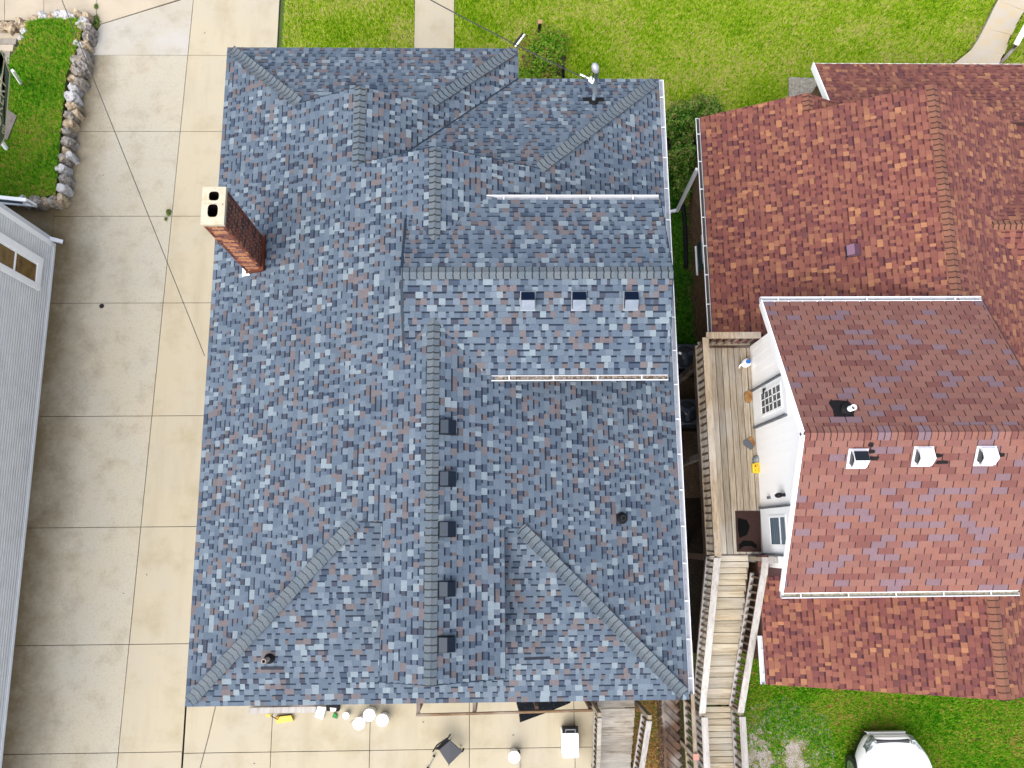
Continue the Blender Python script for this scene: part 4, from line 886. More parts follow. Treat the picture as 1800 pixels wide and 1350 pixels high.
# ------------------------------------------------------------------ stones
edging = thing('stone_wall', (-11.8, 12, 0), 'rough edging wall of piled grey and tan field stones round the raised lawn', 'wall')
def stone(px, py, s, hgt, m, el=1.0, rot=None):
    c = P(px, py, hgt); k, n = 12, 5; b = MB(); v = []; ph = R.uniform(0, 9); sd_ = R.uniform(0, 99)
    rot = R.uniform(0, 3.14) if rot is None else rot
    for i in range(n + 1):
        a = math.pi / 2 * i / n * 1.02
        for j in range(k):
            t_ = 6.2832 * j / k; r_ = math.cos(a * .96) ** .45 if i < n else .02
            d = Vector((math.cos(t_) * r_, math.sin(t_) * r_, math.sin(a) ** .8))
            g = 1 + .42 * noise.noise(d * 1.7 + Vector((sd_, 0, 0))) + .2 * noise.noise(d * 3.5 + Vector((sd_, 5, 0)))
            x_, y_ = d.x * s * el * g, d.y * s * g
            v.append((c.x + x_ * math.cos(rot) - y_ * math.sin(rot), c.y + x_ * math.sin(rot) + y_ * math.cos(rot), -.05 + (hgt + .05) * (d.z ** .6 * (1 + (g - 1) * .35))))
    f = [(i * k + j, i * k + (j + 1) % k, (i + 1) * k + (j + 1) % k, (i + 1) * k + j) for i in range(n) for j in range(k)] + [tuple(range(n * k, n * k + k))]
    b.add(v, f); build('stone', b, m, edging)
ms = [stone_m, stone_m, stone_w, stone_t]
for (a, b_, s, mm, el) in ((148, 24, .13, 3, 1.2), (146, 44, .15, 0, 1), (141, 36, .12, 2, 1.6), (150, 60, .12, 0, 1.3), (138, 60, .13, 3, 1), (146, 76, .14, 3, 1), (134, 74, .13, 2, 1), (140, 90, .16, 0, 1.2), (132, 104, .16, 0, 1.3), (126, 118, .12, 3, 1),
        (133, 122, .12, 0, 1.2), (124, 134, .14, 3, 1), (136, 140, .12, 1, 1.3), (125, 150, .12, 2, 1), (122, 167, .17, 2, 1), (124, 184, .13, 3, 1.1), (119, 198, .14, 1, 1.1), (118, 215, .16, 3, 1.1), (114, 228, .12, 0, 1), (114, 245, .15, 1, 1.1),
        (112, 263, .12, 3, 1), (107, 275, .14, 1, 1.1), (119, 270, .1, 2, 1.1), (103, 293, .15, 2, 1), (108, 312, .13, 0, 1.1), (106, 328, .13, 2, 1), (103, 346, .14, 3, 1), (89, 349, .13, 0, 1.2), (77, 350, .12, 3, 1), (61, 349, .18, 0, 1.1), (36, 346, .13, 2, 1.2),
        (132, 20, .12, 3, 1.4), (120, 26, .13, 2, 1.2), (108, 24, .17, 2, 1.3), (97, 20, .13, 2, 1), (88, 26, .12, 3, 1.2), (72, 25, .14, 2, 1.1), (61, 30, .12, 3, 1.3), (50, 34, .12, 3, 1.2), (43, 44, .12, 3, 1.2), (40, 53, .12, 2, 1.1), (36, 64, .1, 2, 1.2),
        (141, 110, .12, 0, 1.5), (132, 196, .08, 3, 1.2), (152, 46, .1, 0, 1.4), (146, 98, .1, 0, 1.2), (30, 36, .12, 3, 1.4), (16, 43, .13, 3, 1.5), (2, 42, .12, 3, 1.4), (112, 33, .1, 3, 1.3), (127, 34, .11, 3, 1.2), (80, 33, .09, 3, 1.3)):
    stone(a, b_, s * 1.08, .45 if mm != 3 else .38, ms[mm], el)
ls = thing('stone_steps', (-13.6, 14.6, 0), 'grey concrete steps at the top end of the raised lawn', 'steps')
for i, (yt, yb, xr_) in enumerate(((49, 58, 37), (58, 68, 33), (68, 78, 27), (78, 90, 22), (90, 112, 16))):
    z_ = .08 + .09 * i; a, b_, c, d = P(-120, yb, z_), P(xr_, yb, z_), P(xr_ + 2, yt, z_), P(-120, yt, z_)
    b = MB(); b.prism(ccw([tuple(q)[:2] for q in (a, b_, c, d)]), -.06, z_); build('step', b, conc_side if i % 2 else mat('step_grey', A(190, 180, 165), .9, n=[(6, 5, .4, .7, A(150, 140, 126))]), ls, bevel=.012)
# ================================================================== LEFT BUILDING
lb = thing('building', (-15, 2, 0), 'pale grey clapboard building with white trim along the driveway', 'building')
b = MB(); b.box((-20, -8, 0), (-12.34, 8.2, 4.4)); build('wall', b, mat('siding_gap', A(60, 62, 68), .8), lb)
b = MB(); z_ = .12
while z_ < 4.3:
    b.add([(x_, yy, zz) for x_, zz in ((-12.33, z_), (-12.294, z_), (-12.294, z_ + .022), (-12.312, z_ + .026), (-12.316, z_ + .104)) for yy in (-8, 8.1)], [(2 * i_, 2 * i_ + 1, 2 * i_ + 3, 2 * i_ + 2) for i_ in range(4)]); z_ += .104
tag(build('clapboards', b, siding_grey, lb), kind='stuff')
b = MB(); b.box((-12.42, 8.08, 0), (-12.29, 8.22, 4.4)); b.box((-12.345, -8, 0), (-12.285, 8.08, .1)); build('corner_board', b, white, lb)
b = MB(); b.box((-12.40, 8.22, .22), (-12.30, 8.34, 4.4)); b.beam((-12.35, 8.28, .28), (-12.05, 8.24, .1), .1, .09); build('downspout', b, white_al, lb)
b = MB(); b.box((-20.5, -8.4, 4.4), (-12.15, 8.5, 4.55)); build('roof', b, fascia_d, lb)
wn = MB(); ya_, yb_, za_, zb_ = 6.66, 7.56, .6, 3.4
for bx_ in (((-12.31, ya_, za_), (-12.23, ya_ + .12, zb_)), ((-12.31, yb_ - .2, za_), (-12.23, yb_, zb_)), ((-12.31, ya_ + .12, za_), (-12.24, yb_ - .2, za_ + .22)), ((-12.31, ya_ + .12, zb_ - .15), (-12.24, yb_ - .2, zb_))): wn.box(*bx_)
wo = build('window', wn, white, lb)
b = MB(); b.box((-12.29, ya_ + .12, 1.76), (-12.25, yb_ - .2, 1.81)); b.box((-12.29, ya_ + .12, za_ + .22), (-12.255, ya_ + .17, zb_ - .15)); b.box((-12.29, yb_ - .25, za_ + .22), (-12.255, yb_ - .2, zb_ - .15)); build('sash', b, white, wo)
amber = mat('blind_wood_pane', A(168, 130, 60), .25, n=[((2, 2, 6), 4, .45, .65, A(120, 84, 30)), (14, 4, .6, .7, A(90, 50, 25))])
for z0_, z1_ in ((.82, 1.76), (1.81, 3.25)):
    b = MB(); b.box((-12.289, ya_ + .17, z0_), (-12.27, yb_ - .25, z1_)); build('pane', b, amber, wo)
wr = thing('railing', P(20, 352, .6), 'white rail with a dark gap lying at the corner of the pale clapboard building', 'railing')
b = MB(); b.beam(P(-90, 338, 1.0), P(46, 352, 1.0), .1, .06); b.beam(P(-60, 352, .55), P(60, 361, .55), .08, .06); b.beam(P(44, 351, 1.0), P(62, 361, .5), .09, .06); b.beam(P(60, 361, .52), P(64, 363, .3), .06, .06); build('rail', b, white, wr)
b = MB(); b.beam(P(-60, 345, .9), P(40, 354, .8), .14, .03); build('panel', b, glass_d, wr)
b = MB(); b.beam(P(36, 352, .9), P(48, 362, -.05), .07, .07); build('post', b, white, wr)
# sign
sg = thing('sign', (-12.7, 12.5, 0), 'green shop sign with cream letters standing on white posts in the raised lawn', 'sign')
sx_ = -12.62
def SZ(px, py): q = PX(px, py, sx_); return (q.y, q.z)
lo0 = SZ(9, 236); lo1 = SZ(17, 128); 
poly = [(lo0[0] - .1, lo0[1]), (lo1[0], lo1[1]), (lo1[0] + .35, lo1[1] + .45), (lo1[0] + .35, 2.6), (lo0[0] - .6, 2.6), (lo0[0] - .6, lo0[1] + .25)]
b = MB(); prism_x(b, poly, sx_ - .05, sx_); build('board', b, mat('sign_green', A(50, 92, 52), .5), sg)
cream = mat('sign_cream', A(235, 225, 190), .5)
b = MB()
for i in range(len(poly)):
    a, c = poly[i], poly[(i + 1) % len(poly)]; b.beam((sx_ + .004, a[0], a[1]), (sx_ + .004, c[0], c[1]), .035, .012, upd=(1, 0, 0))
build('border', b, cream, sg)
def text(s, size, yz, parent, m, x, name='lettering', italic=0.15):
    cu = bpy.data.curves.new('t', 'FONT'); cu.body = s; cu.size = size; cu.extrude = .006; cu.shear = italic; o = bpy.data.objects.new('t', cu); C.objects.link(o)
    bpy.context.view_layer.update(); me = bpy.data.meshes.new_from_object(o); bpy.data.objects.remove(o); me.materials.append(m) if not me.materials else None
    # face east: text x -> +y (north), text y -> +z, normal -> +x
    M_ = Matrix(((0, 0, 1, x), (1, 0, 0, yz[0]), (0, 1, 0, yz[1]), (0, 0, 0, 1))); me.transform(Matrix.Translation(-org(parent)) @ M_)
    t_ = bpy.data.objects.new(name, me); C.objects.link(t_); t_.parent = parent; me.materials.clear(); me.materials.append(m); return t_
text('OKERY', .42, (lo0[0] + .02, lo0[1] + .22), sg, cream, sx_ + .006)
text('ces', .2, (lo0[0] - .05, lo0[1] + .05), sg, cream, sx_ + .006)
b = MB(); b.beam(PX(22, 124, -12.58), P(37, 147, LZ), .07, .07); b.beam(P(-4, 240, .9), P(12, 262, LZ), .08, .08); build('post', b, white, sg)
fs = thing('paving_slab', P(26, 215, LZ), 'small grey paving slab lying in the raised lawn beside the green sign', 'slab')
b = MB(); b.prism(ccw([tuple(P(*q, LZ))[:2] for q in ((10, 190), (31, 205), (14, 248), (4, 240))]), LZ - .05, LZ + .05); build('slab', b, mat('slab_grey', A(150, 140, 132), .9, n=[(10, 4, .4, .7, A(120, 112, 104))]), fs)
# small things on the drive
dr = thing('drain_cover', P(179, 538), 'tiny round black drain cap on the driveway joint', 'drain'); b = MB(); b.lathe(dr.location.x, dr.location.y, [(.07, .0), (.065, .012), (.05, .014)], 16); build('cover', b, blackm, dr); b = MB(); b.lathe(dr.location.x, dr.location.y, [(.082, .002), (.078, .006), (.07, .007)], 16); build('ring', b, conc_side, dr)
# ================================================================== CABLES AND MAST
def cable(name, label, pts, r, m, sag=.15, n=14):
    a, c = Vector(pts[0]), Vector(pts[1]); P_ = [a.lerp(c, i / n) - Vector((0, 0, sag * 4 * (i / n) * (1 - i / n))) for i in range(n + 1)]
    b = MB(); b.tube(P_, r, 5); return tag(build(name, b, m), label, 'cable')
cable('overhead_wire', 'thin black wire crossing high above the driveway to the grey eave', [P(100, -22, 7.6), P(360, 626, 5.15)], .008, cable_m, sag=.0)
cable('service_cable', 'black cable running over the front lawn to the roof mast', [P(735, -12, 7.4), P(1022, 135, 6.25)], .012, cable_m, sag=.05)
cable('service_cable', 'pale bare wire twisted beside the black cable over the front lawn', [P(735, -12, 7.34), P(1022, 135, 6.2)], .006, cable_w, sag=.05)
ma = thing('service_mast', (2.21, 9.35, 5.5), 'grey conduit mast with a rounded weatherhead on the grey roof', 'mast')
mt = P(1049, 127, 6.6); b = MB(); b.tube([(2.21, 9.35, 5.5), (2.19, 9.42, 6.1), mt], .04, 14); build('conduit', b, mat('galvanised', A(190, 205, 220), .35, .5), ma, smooth=True)
b = MB(); b.lathe(2.21, 9.35, [(.11, 5.5), (.1, 5.6), (.06, 5.65), (.045, 5.67)], 18); b.prism([(1.98, 9.38), (2.45, 9.38), (2.45, 9.5), (1.98, 9.5)], lambda x, y: zQ(x, y) + .01, lambda x, y: zQ(x, y) + .02); build('boot', b, blackp, ma)
b = MB(); hd = [(.02, -.02), (.05, .0), (.075, .05), (.082, .10), (.06, .16), (.025, .185), (.001, .19)]
dirm = Vector((-.35, .5, .8)).normalized(); a_ = dirm.cross(Vector((1, 0, 0))).normalized(); c_ = dirm.cross(a_); base = mt - dirm * .02 + Vector((-.01, .02, 0)); v = []
for r_, h_ in hd: v += [base + dirm * h_ * 1.1 + (a_ * math.cos(6.2832 * j / 14) + c_ * math.sin(6.2832 * j / 14)) * r_ for j in range(14)]
b.add(v, [(i * 14 + j, i * 14 + (j + 1) % 14, (i + 1) * 14 + (j + 1) % 14, (i + 1) * 14 + j) for i in range(len(hd) - 1) for j in range(14)]); build('weatherhead', b, mat('cast_aluminium', A(215, 215, 225), .4, .3), ma, smooth=True)
b = MB(); b.tube([P(1044, 124, 6.55), P(1043, 132, 6.4), P(1041, 140, 6.2)], .012, 6); b.tube([P(1044, 124, 6.55), P(1035, 130, 6.3), P(1028, 137, 6.25)], .009, 6); build('service_drop', b, cable_m, ma)
b = MB(); b.tube([P(1020, 131, 6.25), P(1038, 139, 6.15)], [.022, .014], 6); b.beam(P(1036, 138, 6.12), P(1044, 144, 6.1), .09, .07); build('insulator', b, white, ma)
b = MB(); b.tube([P(1022, 137, 6.2), P(1032, 142, 6.1), P(1041, 141, 6.1)], .008, 5); b.tube([P(1048, 146, 6.0), P(1056, 147, 6.05)], .012, 5); build('clamp', b, cable_m, ma)
dp = thing('drain_pipe', P(910, 75), 'short white and black pipe end lying in the grass at the grey roof corner', 'pipe')
b = MB(); b.tube([P(906, 82, .1), P(922, 61, .06)], .03, 8); build('pipe', b, white, dp); b = MB(); b.tube([P(903, 78, .05), P(919, 58, .03)], .025, 8); build('hose', b, cable_m, dp)
gl = thing('garden_light', P(949, 52), 'small post light with a tan top in the front lawn', 'lamp')
g0 = P(948, 55); b = MB(); b.box((g0.x - .05, g0.y - .05, 0), (g0.x + .05, g0.y + .05, .42)); build('post', b, blackm, gl); b = MB(); b.box((g0.x - .065, g0.y - .06, .42), (g0.x + .065, g0.y + .06, .47)); b.box((g0.x - .02, g0.y - .02, .47), (g0.x + .02, g0.y + .02, .49)); build('lamp_top', b, mat('tan_top', A(226, 176, 130), .6), gl, bevel=.006)
hp = thing('drain_hose', P(1200, 360), 'black corrugated drain hose lying along the gap between the houses', 'hose')
b = MB(); b.tube([P(1194, 268, .1), P(1194, 300, .08), P(1197, 340, .08), P(1203, 380, .06), P(1206, 440, .06), P(1206, 470, .05)], .065, 10); build('hose', b, blackp, hp, smooth=True)
pst = thing('fence_post', P(991, 118), 'short dark post half hidden beside the loose shrub', 'post'); b = MB(); b.beam(P(990, 116, .5), P(990, 140, 0), .07, .07); build('post', b, blackm, pst)
# ================================================================== AIR CONDITIONERS
def ac(x, y, label, extra=False):
    t_ = thing('air_conditioner', (x, y, 0), label, 'air conditioner', 'air conditioners under the deck')
    cm = bpy.data.materials.get('ac_case') or mat('ac_case', A(46, 62, 82), .5)
    b = MB(); b.box((x - .34, y - .34, .05), (x + .34, y + .34, .78)); build('case', b, cm, t_, bevel=.03)
    b = MB(); b.lathe(x, y, [(.30, .782), (.29, .80), (.26, .80), (.25, .783), (.001, .782)], 28); build('fan_guard', b, blackm, t_)
    b = MB(); b.lathe(x, y, [(.1, .79), (.1, .82), (.06, .835), (.001, .836)], 18)
    for i in range(3):
        a = 2.1 * i + .5; b.beam((x + .08 * math.cos(a), y + .08 * math.sin(a), .80), (x + .25 * math.cos(a), y + .25 * math.sin(a), .80), .1, .012)
    build('fan', b, cm, t_)
    b = MB(); b.box((x - .42, y - .42, -.05), (x + .42, y + .42, .05)); build('pad', b, conc_side if extra else dark_soil, t_)
ac(5.12, 4.72, 'dark air conditioner under the end of the deck railing nearest the lawn'); ac(5.1, 3.22, 'dark air conditioner with a clear round fan further down the alley')
cp = thing('cup', P(1193, 621, .85), 'small pale cup lying on the air conditioner in the alley', 'cup'); q = P(1193, 620, .86); b = MB(); b.tube([q, q + Vector((.07, -.03, 0))], [.04, .028], 10); build('cup', b, white, cp)
# ================================================================== THINGS ON THE DECK
jg = P(1309, 640, DZ); t_ = thing('jug', jg, 'white plastic jug with a blue cap standing on the deck boards', 'jug')
b = MB(); b.lathe(jg.x, jg.y, [(.09, DZ), (.1, DZ + .02), (.1, DZ + .18), (.07, DZ + .23), (.03, DZ + .26)], 20); build('body', b, white, t_, smooth=True)
b = MB(); b.lathe(jg.x + .0, jg.y, [(.055, DZ + .255), (.055, DZ + .30), (.045, DZ + .31), (.001, DZ + .31)], 16); build('cap', b, mat('blue_cap', A(20, 120, 220, 2.0), .4), t_)
b = MB(); b.tube([(jg.x - .09, jg.y - .02, DZ + .2), (jg.x - .17, jg.y - .07, DZ + .17), (jg.x - .15, jg.y - .1, DZ + .04)], .02, 8); build('handle', b, white, t_)
def flat(name, label, cat, pts, z, th, m, extra=None):
    q = P(*pts[0], z); t_ = thing(name, q, label, cat); b = MB(); b.prism(ccw([tuple(P(*p, z))[:2] for p in pts]), z, z + th); build(name + '_body', b, m, t_, bevel=.006)
    if extra: b = MB(); b.prism(ccw([tuple(P(*p, z + th))[:2] for p in extra[0]]), z + th, z + th + .01); build(extra[2], b, extra[1], t_)
    return t_
ochre = mat('ochre_stone', A(205, 150, 84), .85, bump=.5, n=[(12, 4, .45, .6, A(165, 110, 58))])
flat('stone_slab', 'flat ochre stone lying on the deck below the gridded door', 'stone', [(1307, 692), (1316, 686), (1322, 690), (1322, 702), (1317, 709), (1309, 706)], DZ, .05, ochre)
flat('slate_piece', 'broken slate with an orange edge lying on the deck boards', 'slate', [(1306, 776), (1321, 767), (1328, 781), (1320, 791), (1307, 782)], DZ, .03, ochre, ([(1306, 776), (1314, 771), (1326, 785), (1320, 791), (1307, 782)], mat('slate', A(105, 112, 122), .8), 'slate_face'))
q = P(1331, 822, DZ); t_ = thing('bag', q, 'bright yellow packet with red marks on the deck against the white wall', 'bag')
b = MB(); b.prism(ccw([tuple(P(*p, DZ + .1))[:2] for p in ((1322, 815), (1338, 811), (1340, 829), (1333, 832), (1323, 831))]), DZ, DZ + .12); build('packet', b, mat('yellow_bag', A(250, 214, 20, 1.9), .4), t_, bevel=.02)
b = MB(); redp = mat('red_print', A(205, 30, 20), .5)
for p_, s_ in (((1328, 819), 2.2), ((1331, 817), 1.2), ((1334, 820), 1.0), ((1334, 824), 1.0), ((1334, 828), 1.0), ((1328, 827), 1.0)):
    c = P(*p_, DZ + .12); b.prism([(c.x - .008 * s_, c.y - .012 * s_), (c.x + .008 * s_, c.y - .012 * s_), (c.x + .008 * s_, c.y + .012 * s_), (c.x - .008 * s_, c.y + .012 * s_)], DZ + .119, DZ + .1225)
build('print', b, redp, t_)
q = P(1330, 809, DZ); t_ = thing('hand_brush', q, 'grey rounded brush head lying beside the yellow packet', 'brush')
b = MB(); b.lathe(q.x, q.y, [(.11, DZ), (.115, DZ + .04), (.09, DZ + .09), (.04, DZ + .12), (.001, DZ + .125)], 16); build('head', b, mat('brush_grey', A(120, 128, 138), .6, n=[(12, 4, .4, .6, A(200, 200, 195))]), t_)
mt_ = thing('doormat', P(1315, 934, DZ), 'dark brown doormat with black shapes outside the storm door', 'doormat')
mb_ = [P(1292, 898, DZ), P(1336, 898, DZ), P(1338, 970, DZ), P(1295, 970, DZ)]
b = MB(); b.prism(ccw([(p.x, p.y) for p in mb_]), DZ + .002, DZ + .018); build('mat', b, mat('coir', A(46, 16, 6), .95, bump=.6, bscale=90, n=[(50, 3, .5, .65, A(90, 34, 12))]), mt_)
b = MB(); zq = DZ + .0205
for pts in (((1297, 910), (1313, 914), (1318, 926), (1313, 940), (1300, 946), (1297, 930)), ((1298, 958), (1306, 950), (1322, 951), (1331, 958), (1329, 965), (1321, 960), (1308, 960), (1300, 966))):
    b.prism(ccw([tuple(P(*p, zq))[:2] for p in pts]), DZ + .017, zq)
build('print', b, mat('coir_black', (.003, .003, .003), .95, spec=.05), mt_)
b = MB(); lfm = thing('coil_mat', P(1322, 979, DZ), 'small worn brown coil of rope at the head of the stairs', 'rope')
q = P(1322, 980, 2.9)
for j in range(3): 
    b.tube([(q.x + (.05 + .035 * j) * math.cos(a * .4), q.y - .02 + (.03 + .02 * j) * math.sin(a * .4), DZ + .02) for a in range(17)], .014, 6)
build('coil', b, wood_d, lfm)
# ================================================================== THINGS ON THE PATIO
def bucket(px, py, r, h, label, name='bucket', tilt=0, lid=True, handle=False):
    q = P(px, py, h); t_ = thing(name, (q.x, q.y, 0), label, 'bucket', 'white buckets on the patio'); b = MB()
    b.lathe(q.x, q.y, [(r * .86, .0), (r * .97, h - .03), (r, h - .03), (r, h)], 28); build('body', b, white, t_, smooth=False)
    b = MB(); b.lathe(q.x, q.y, [(r * 1.03, h - .02), (r * 1.04, h + .008), (r * .96, h + .012), (r * .93, h + .003), (.001, h + .003)], 28); build('lid', b, white, t_)
    if handle: b = MB(); b.tube([(q.x - r * .5 + r * .95 * math.cos(a), q.y + .02 + r * .55 * math.sin(a), h + .02) for a in [math.pi * i / 8 for i in range(9)]], .005, 5); build('handle', b, blackm, t_)
bucket(649, 1257, .145, .40, 'tall lidded white bucket standing closest to the grey eave')
bucket(631, 1272, .145, .34, 'white lidded bucket with a grey handle mark, touching another bucket', handle=True)
bucket(672, 1266, .145, .36, 'white lidded bucket standing apart beside the pair')
bucket(608, 1258, .08, .2, 'small round white tub beside the buckets')
bucket(904, 1331, .14, .4, 'lone white bucket out on the open patio near a thin pole')
b = MB(); t_ = thing('pole', P(915, 1330), 'thin grey pole lying beside the lone white bucket', 'pole'); b.tube([P(913, 1322, .12), P(914, 1345, .05), P(916, 1372, .03)], .011, 6); build('pole', b, greyp, t_); b = MB(); b.tube([P(912, 1319, .15), P(913, 1324, .12)], .025, 8); build('pole_grip', b, blackp, t_)
q = P(1003, 1305, .4); t_ = thing('cooler', (q.x, q.y, 0), 'white lidded cooler with a black handle beside the wooden steps', 'cooler')
b = MB(); b.box((q.x - .21, q.y - .34, 0), (q.x + .19, q.y + .3, .36)); build('body', b, white, t_, bevel=.03)
b = MB(); b.box((q.x - .205, q.y - .36, .36), (q.x + .205, q.y + .22, .42)); build('lid', b, white, t_, bevel=.025)
b = MB(); b.box((q.x - .2, q.y + .22, .30), (q.x + .2, q.y + .36, .40)); build('end_panel', b, blackp, t_)
b = MB(); b.tube([(q.x - .12, q.y + .24, .41), (q.x - .12, q.y + .31, .44), (q.x + .12, q.y + .31, .44), (q.x + .12, q.y + .24, .41)], .016, 6); build('handle', b, greyp, t_)
# black folding chair
q = P(785, 1322, .0); t_ = thing('chair', (q.x, q.y, 0), 'black folding chair with a glossy dark seat standing askew on the patio', 'chair')
def cp_(px, py, h): return P(px, py, h)
b = MB(); a1, a2, a3, a4 = cp_(771, 1318, .48), cp_(791, 1301, .48), cp_(813, 1321, .5), cp_(789, 1345, .52)
b.add([a1, a2, a3, a4] + [v - Vector((0, 0, .03)) for v in (a1, a2, a3, a4)], [(3, 2, 1, 0), (4, 5, 6, 7), (0, 1, 5, 4), (1, 2, 6, 5), (2, 3, 7, 6), (3, 0, 4, 7)]); build('seat', b, mat('navy_plastic', (.003, .006, .014), .3, spec=.35), t_, bevel=.01)
b = MB(); b.add([a1, a2, cp_(786, 1297, .75), cp_(765, 1316, .75)], [(0, 1, 2, 3)]); b.tube([cp_(761, 1321, .5), cp_(768, 1310, .65), cp_(787, 1297, .8)], .018, 6); build('backrest', b, blackp, t_)
b = MB()
for u, v_ in ((a1, (776, 1312)), (a2, (792, 1300)), (a3, (808, 1318)), (a4, (790, 1338))): b.tube([u, P(*v_, 0)], .014, 6)
b.tube([cp_(788, 1297, .6), cp_(792, 1290, .58)], .018, 6); b.tube([a3, cp_(815, 1316, .4)], .025, 6); build('leg', b, blackm, t_)
b = MB(); t_ = thing('broom', P(757, 1340), 'thin grey rod with dark joints lying near the black chair', 'rod'); b.tube([P(764, 1329, .06), P(750, 1356, .04)], .01, 6); build('rod', b, greyp, t_); b = MB(); b.tube([P(761, 1328, .06), P(765, 1330, .07)], .025, 6); b.tube([P(750, 1349, .05), P(754, 1350, .05)], .02, 6); build('joint', b, blackp, t_)
# yellow tool
t_ = thing('dustpan', P(498, 1265), 'bright yellow dustpan with a black bent handle on the patio', 'dustpan'); yel = mat('yellow_plastic', A(250, 200, 10, 1.9), .4)
b = MB(); b.prism(ccw([tuple(P(*p, .1))[:2] for p in ((484, 1260), (512, 1257), (516, 1267), (487, 1272))]), .01, .12); build('pan', b, yel, t_, bevel=.01)
b = MB(); b.tube([P(476, 1258, .14), P(488, 1265, .16), P(492, 1258, .16), P(512, 1256, .15)], .012, 6); build('handle', b, blackp, t_)
b = MB(); b.beam(P(468, 1257, .1), P(476, 1258, .12), .06, .03); build('grip', b, yel, t_)
t_ = thing('plank', P(500, 1250), 'long whitewashed plank lying under the grey eave', 'plank'); b = MB(); b.beam(P(438, 1249, .12), P(556, 1247, .12), .14, .05); build('plank', b, wood_pale, t_)
b = MB(); b.beam(P(510, 1240, .2), P(553, 1240, .2), .05, .05); build('strip', b, wood_d, t_)
t_ = thing('tray', P(563, 1254), 'white rectangular plastic tray lying askew on the patio', 'tray'); b = MB(); b.prism(ccw([tuple(P(*p, .12))[:2] for p in ((558, 1242), (573, 1243), (567, 1265), (553, 1260))]), .02, .12); build('tray_body', b, white, t_, bevel=.01); b = MB(); b.prism(ccw([tuple(P(*p, .12))[:2] for p in ((560, 1247), (570, 1248), (565, 1261), (557, 1258))]), .119, .1225); build('tray_inset', b, mat('tray_grey', A(215, 220, 225), .5), t_)
t_ = thing('tool_box', P(585, 1247), 'small black tool box with a white label under the eave', 'box'); b = MB(); b.prism(ccw([tuple(P(*p, .2))[:2] for p in ((573, 1238), (596, 1239), (595, 1251), (574, 1250))]), 0, .2); build('case', b, blackp, t_, bevel=.01); b = MB(); b.prism(ccw([tuple(P(*p, .2))[:2] for p in ((580, 1244), (591, 1245), (590, 1250), (581, 1250))]), .199, .204); build('sticker', b, white, t_)
t_ = thing('glove', P(588, 1254), 'crumpled green glove by the small black tool box', 'glove'); q = P(588, 1254, .05); b = MB()
for j in range(4): b.tube([(q.x, q.y, .04), (q.x - .03 + .03 * j, q.y - .07, .05), (q.x - .05 + .035 * j, q.y - .1 - .01 * j, .02)], [.03, .018, .012], 7)
build('glove_body', b, mat('green_glove', A(20, 160, 60), .7), t_, smooth=True)
felt = mat('black_felt', (.004, .005, .007), .8, spec=.05, n=[(30, 3, .6, .72, (.06, .06, .06))])
t_ = thing('felt_sheet', P(950, 1245), 'black roofing felt with a pointed end lying under the thin rail', 'felt'); b = MB()
b.prism(ccw([tuple(P(*p, .02))[:2] for p in ((905, 1225), (1008, 1224), (1002, 1236), (985, 1243), (963, 1252), (914, 1270), (912, 1252))]), .004, .02); build('sheet', b, felt, t_)
t_ = thing('foam_board', P(1070, 1232), 'pale lilac foam board under the grey eave by the wooden steps', 'board'); b = MB(); b.prism(ccw([tuple(P(*p, .6))[:2] for p in ((1040, 1220), (1098, 1219), (1095, 1237), (1044, 1238))]), .5, .6); b.box((2.5, -3.8, 0), (2.6, -3.7, .5)); b.box((3.1, -3.8, 0), (3.2, -3.7, .5)); build('sheet', b, mat('lilac', A(222, 196, 232), .6), t_)
ed = thing('timber_edging', (3.95, -5, 0), 'thin brown timber edging laid through the leaf bed', 'edging'); b = MB(); b.beam(P(1168, 1232, .08), P(1167, 1375, .08), .05, .09); build('timber', b, wood_d, ed)
# ================================================================== CAR
car = thing('car', (9.8, -7.1, 0), 'white car parked nose-in on the back lawn', 'car')
paint = mat('white_car_paint', (.82, .83, .84), .18); trim = mat('car_black_trim', (.012, .013, .015), .35); chrome = mat('chrome', (.6, .62, .65), .12, .9)
lamp_m = mat('headlight_glass', (.10, .12, .12), .08, n=[(8, 2, .45, .6, (.35, .38, .38))]); cgl = mat('car_glass', (.01, .013, .016), .05)
CX, CY = 9.8, -4.92; LEN = 4.5; HW = .93
def smooth(a, b, t): t = max(0, min(1, (t - a) / (b - a))); return t * t * (3 - 2 * t)
def wfun(s):           # half width at distance s from the nose
    f_ = HW * (1 - max(0, (1 - s / .95)) ** 2.3 * .42); r_ = 1 - max(0, (s - 3.7) / .8) ** 2.5 * .18
    return f_ * r_
def hood(s): return .66 + .25 * smooth(0, .5, s) + .12 * smooth(.4, 1.25, s) + (.02 * smooth(3.3, 3.9, s)) - .35 * smooth(4.2, 4.5, s)
st_ = [0, .03, .08, .16, .26, .4, .55, .7, .85, 1.0, 1.15, 1.3, 1.6, 2, 2.4, 2.8, 3.2, 3.6, 3.9, 4.15, 4.35, 4.46, 4.5]
b = MB(); rings = []
for s in st_:
    w_ = wfun(s); h_ = hood(s); y_ = CY - s; nose = max(0, 1 - s / .2)
    prof = [(0, .22), (w_ * .86, .22), (w_ * .97, .34), (w_, .52), (w_ * .985, h_ * .78), (w_ * (.93), h_ - .06), (w_ * .82, h_ - .008), (w_ * .5, h_ + .02), (0, h_ + .03)]
    if s == 0: prof = [(x * .86, .3 + (z - .22) * .62) for x, z in prof]
    ring = [(CX - x, y_, z) for x, z in prof] + [(CX + x, y_, z) for x, z in prof[-2:0:-1]]
    rings.append(ring)
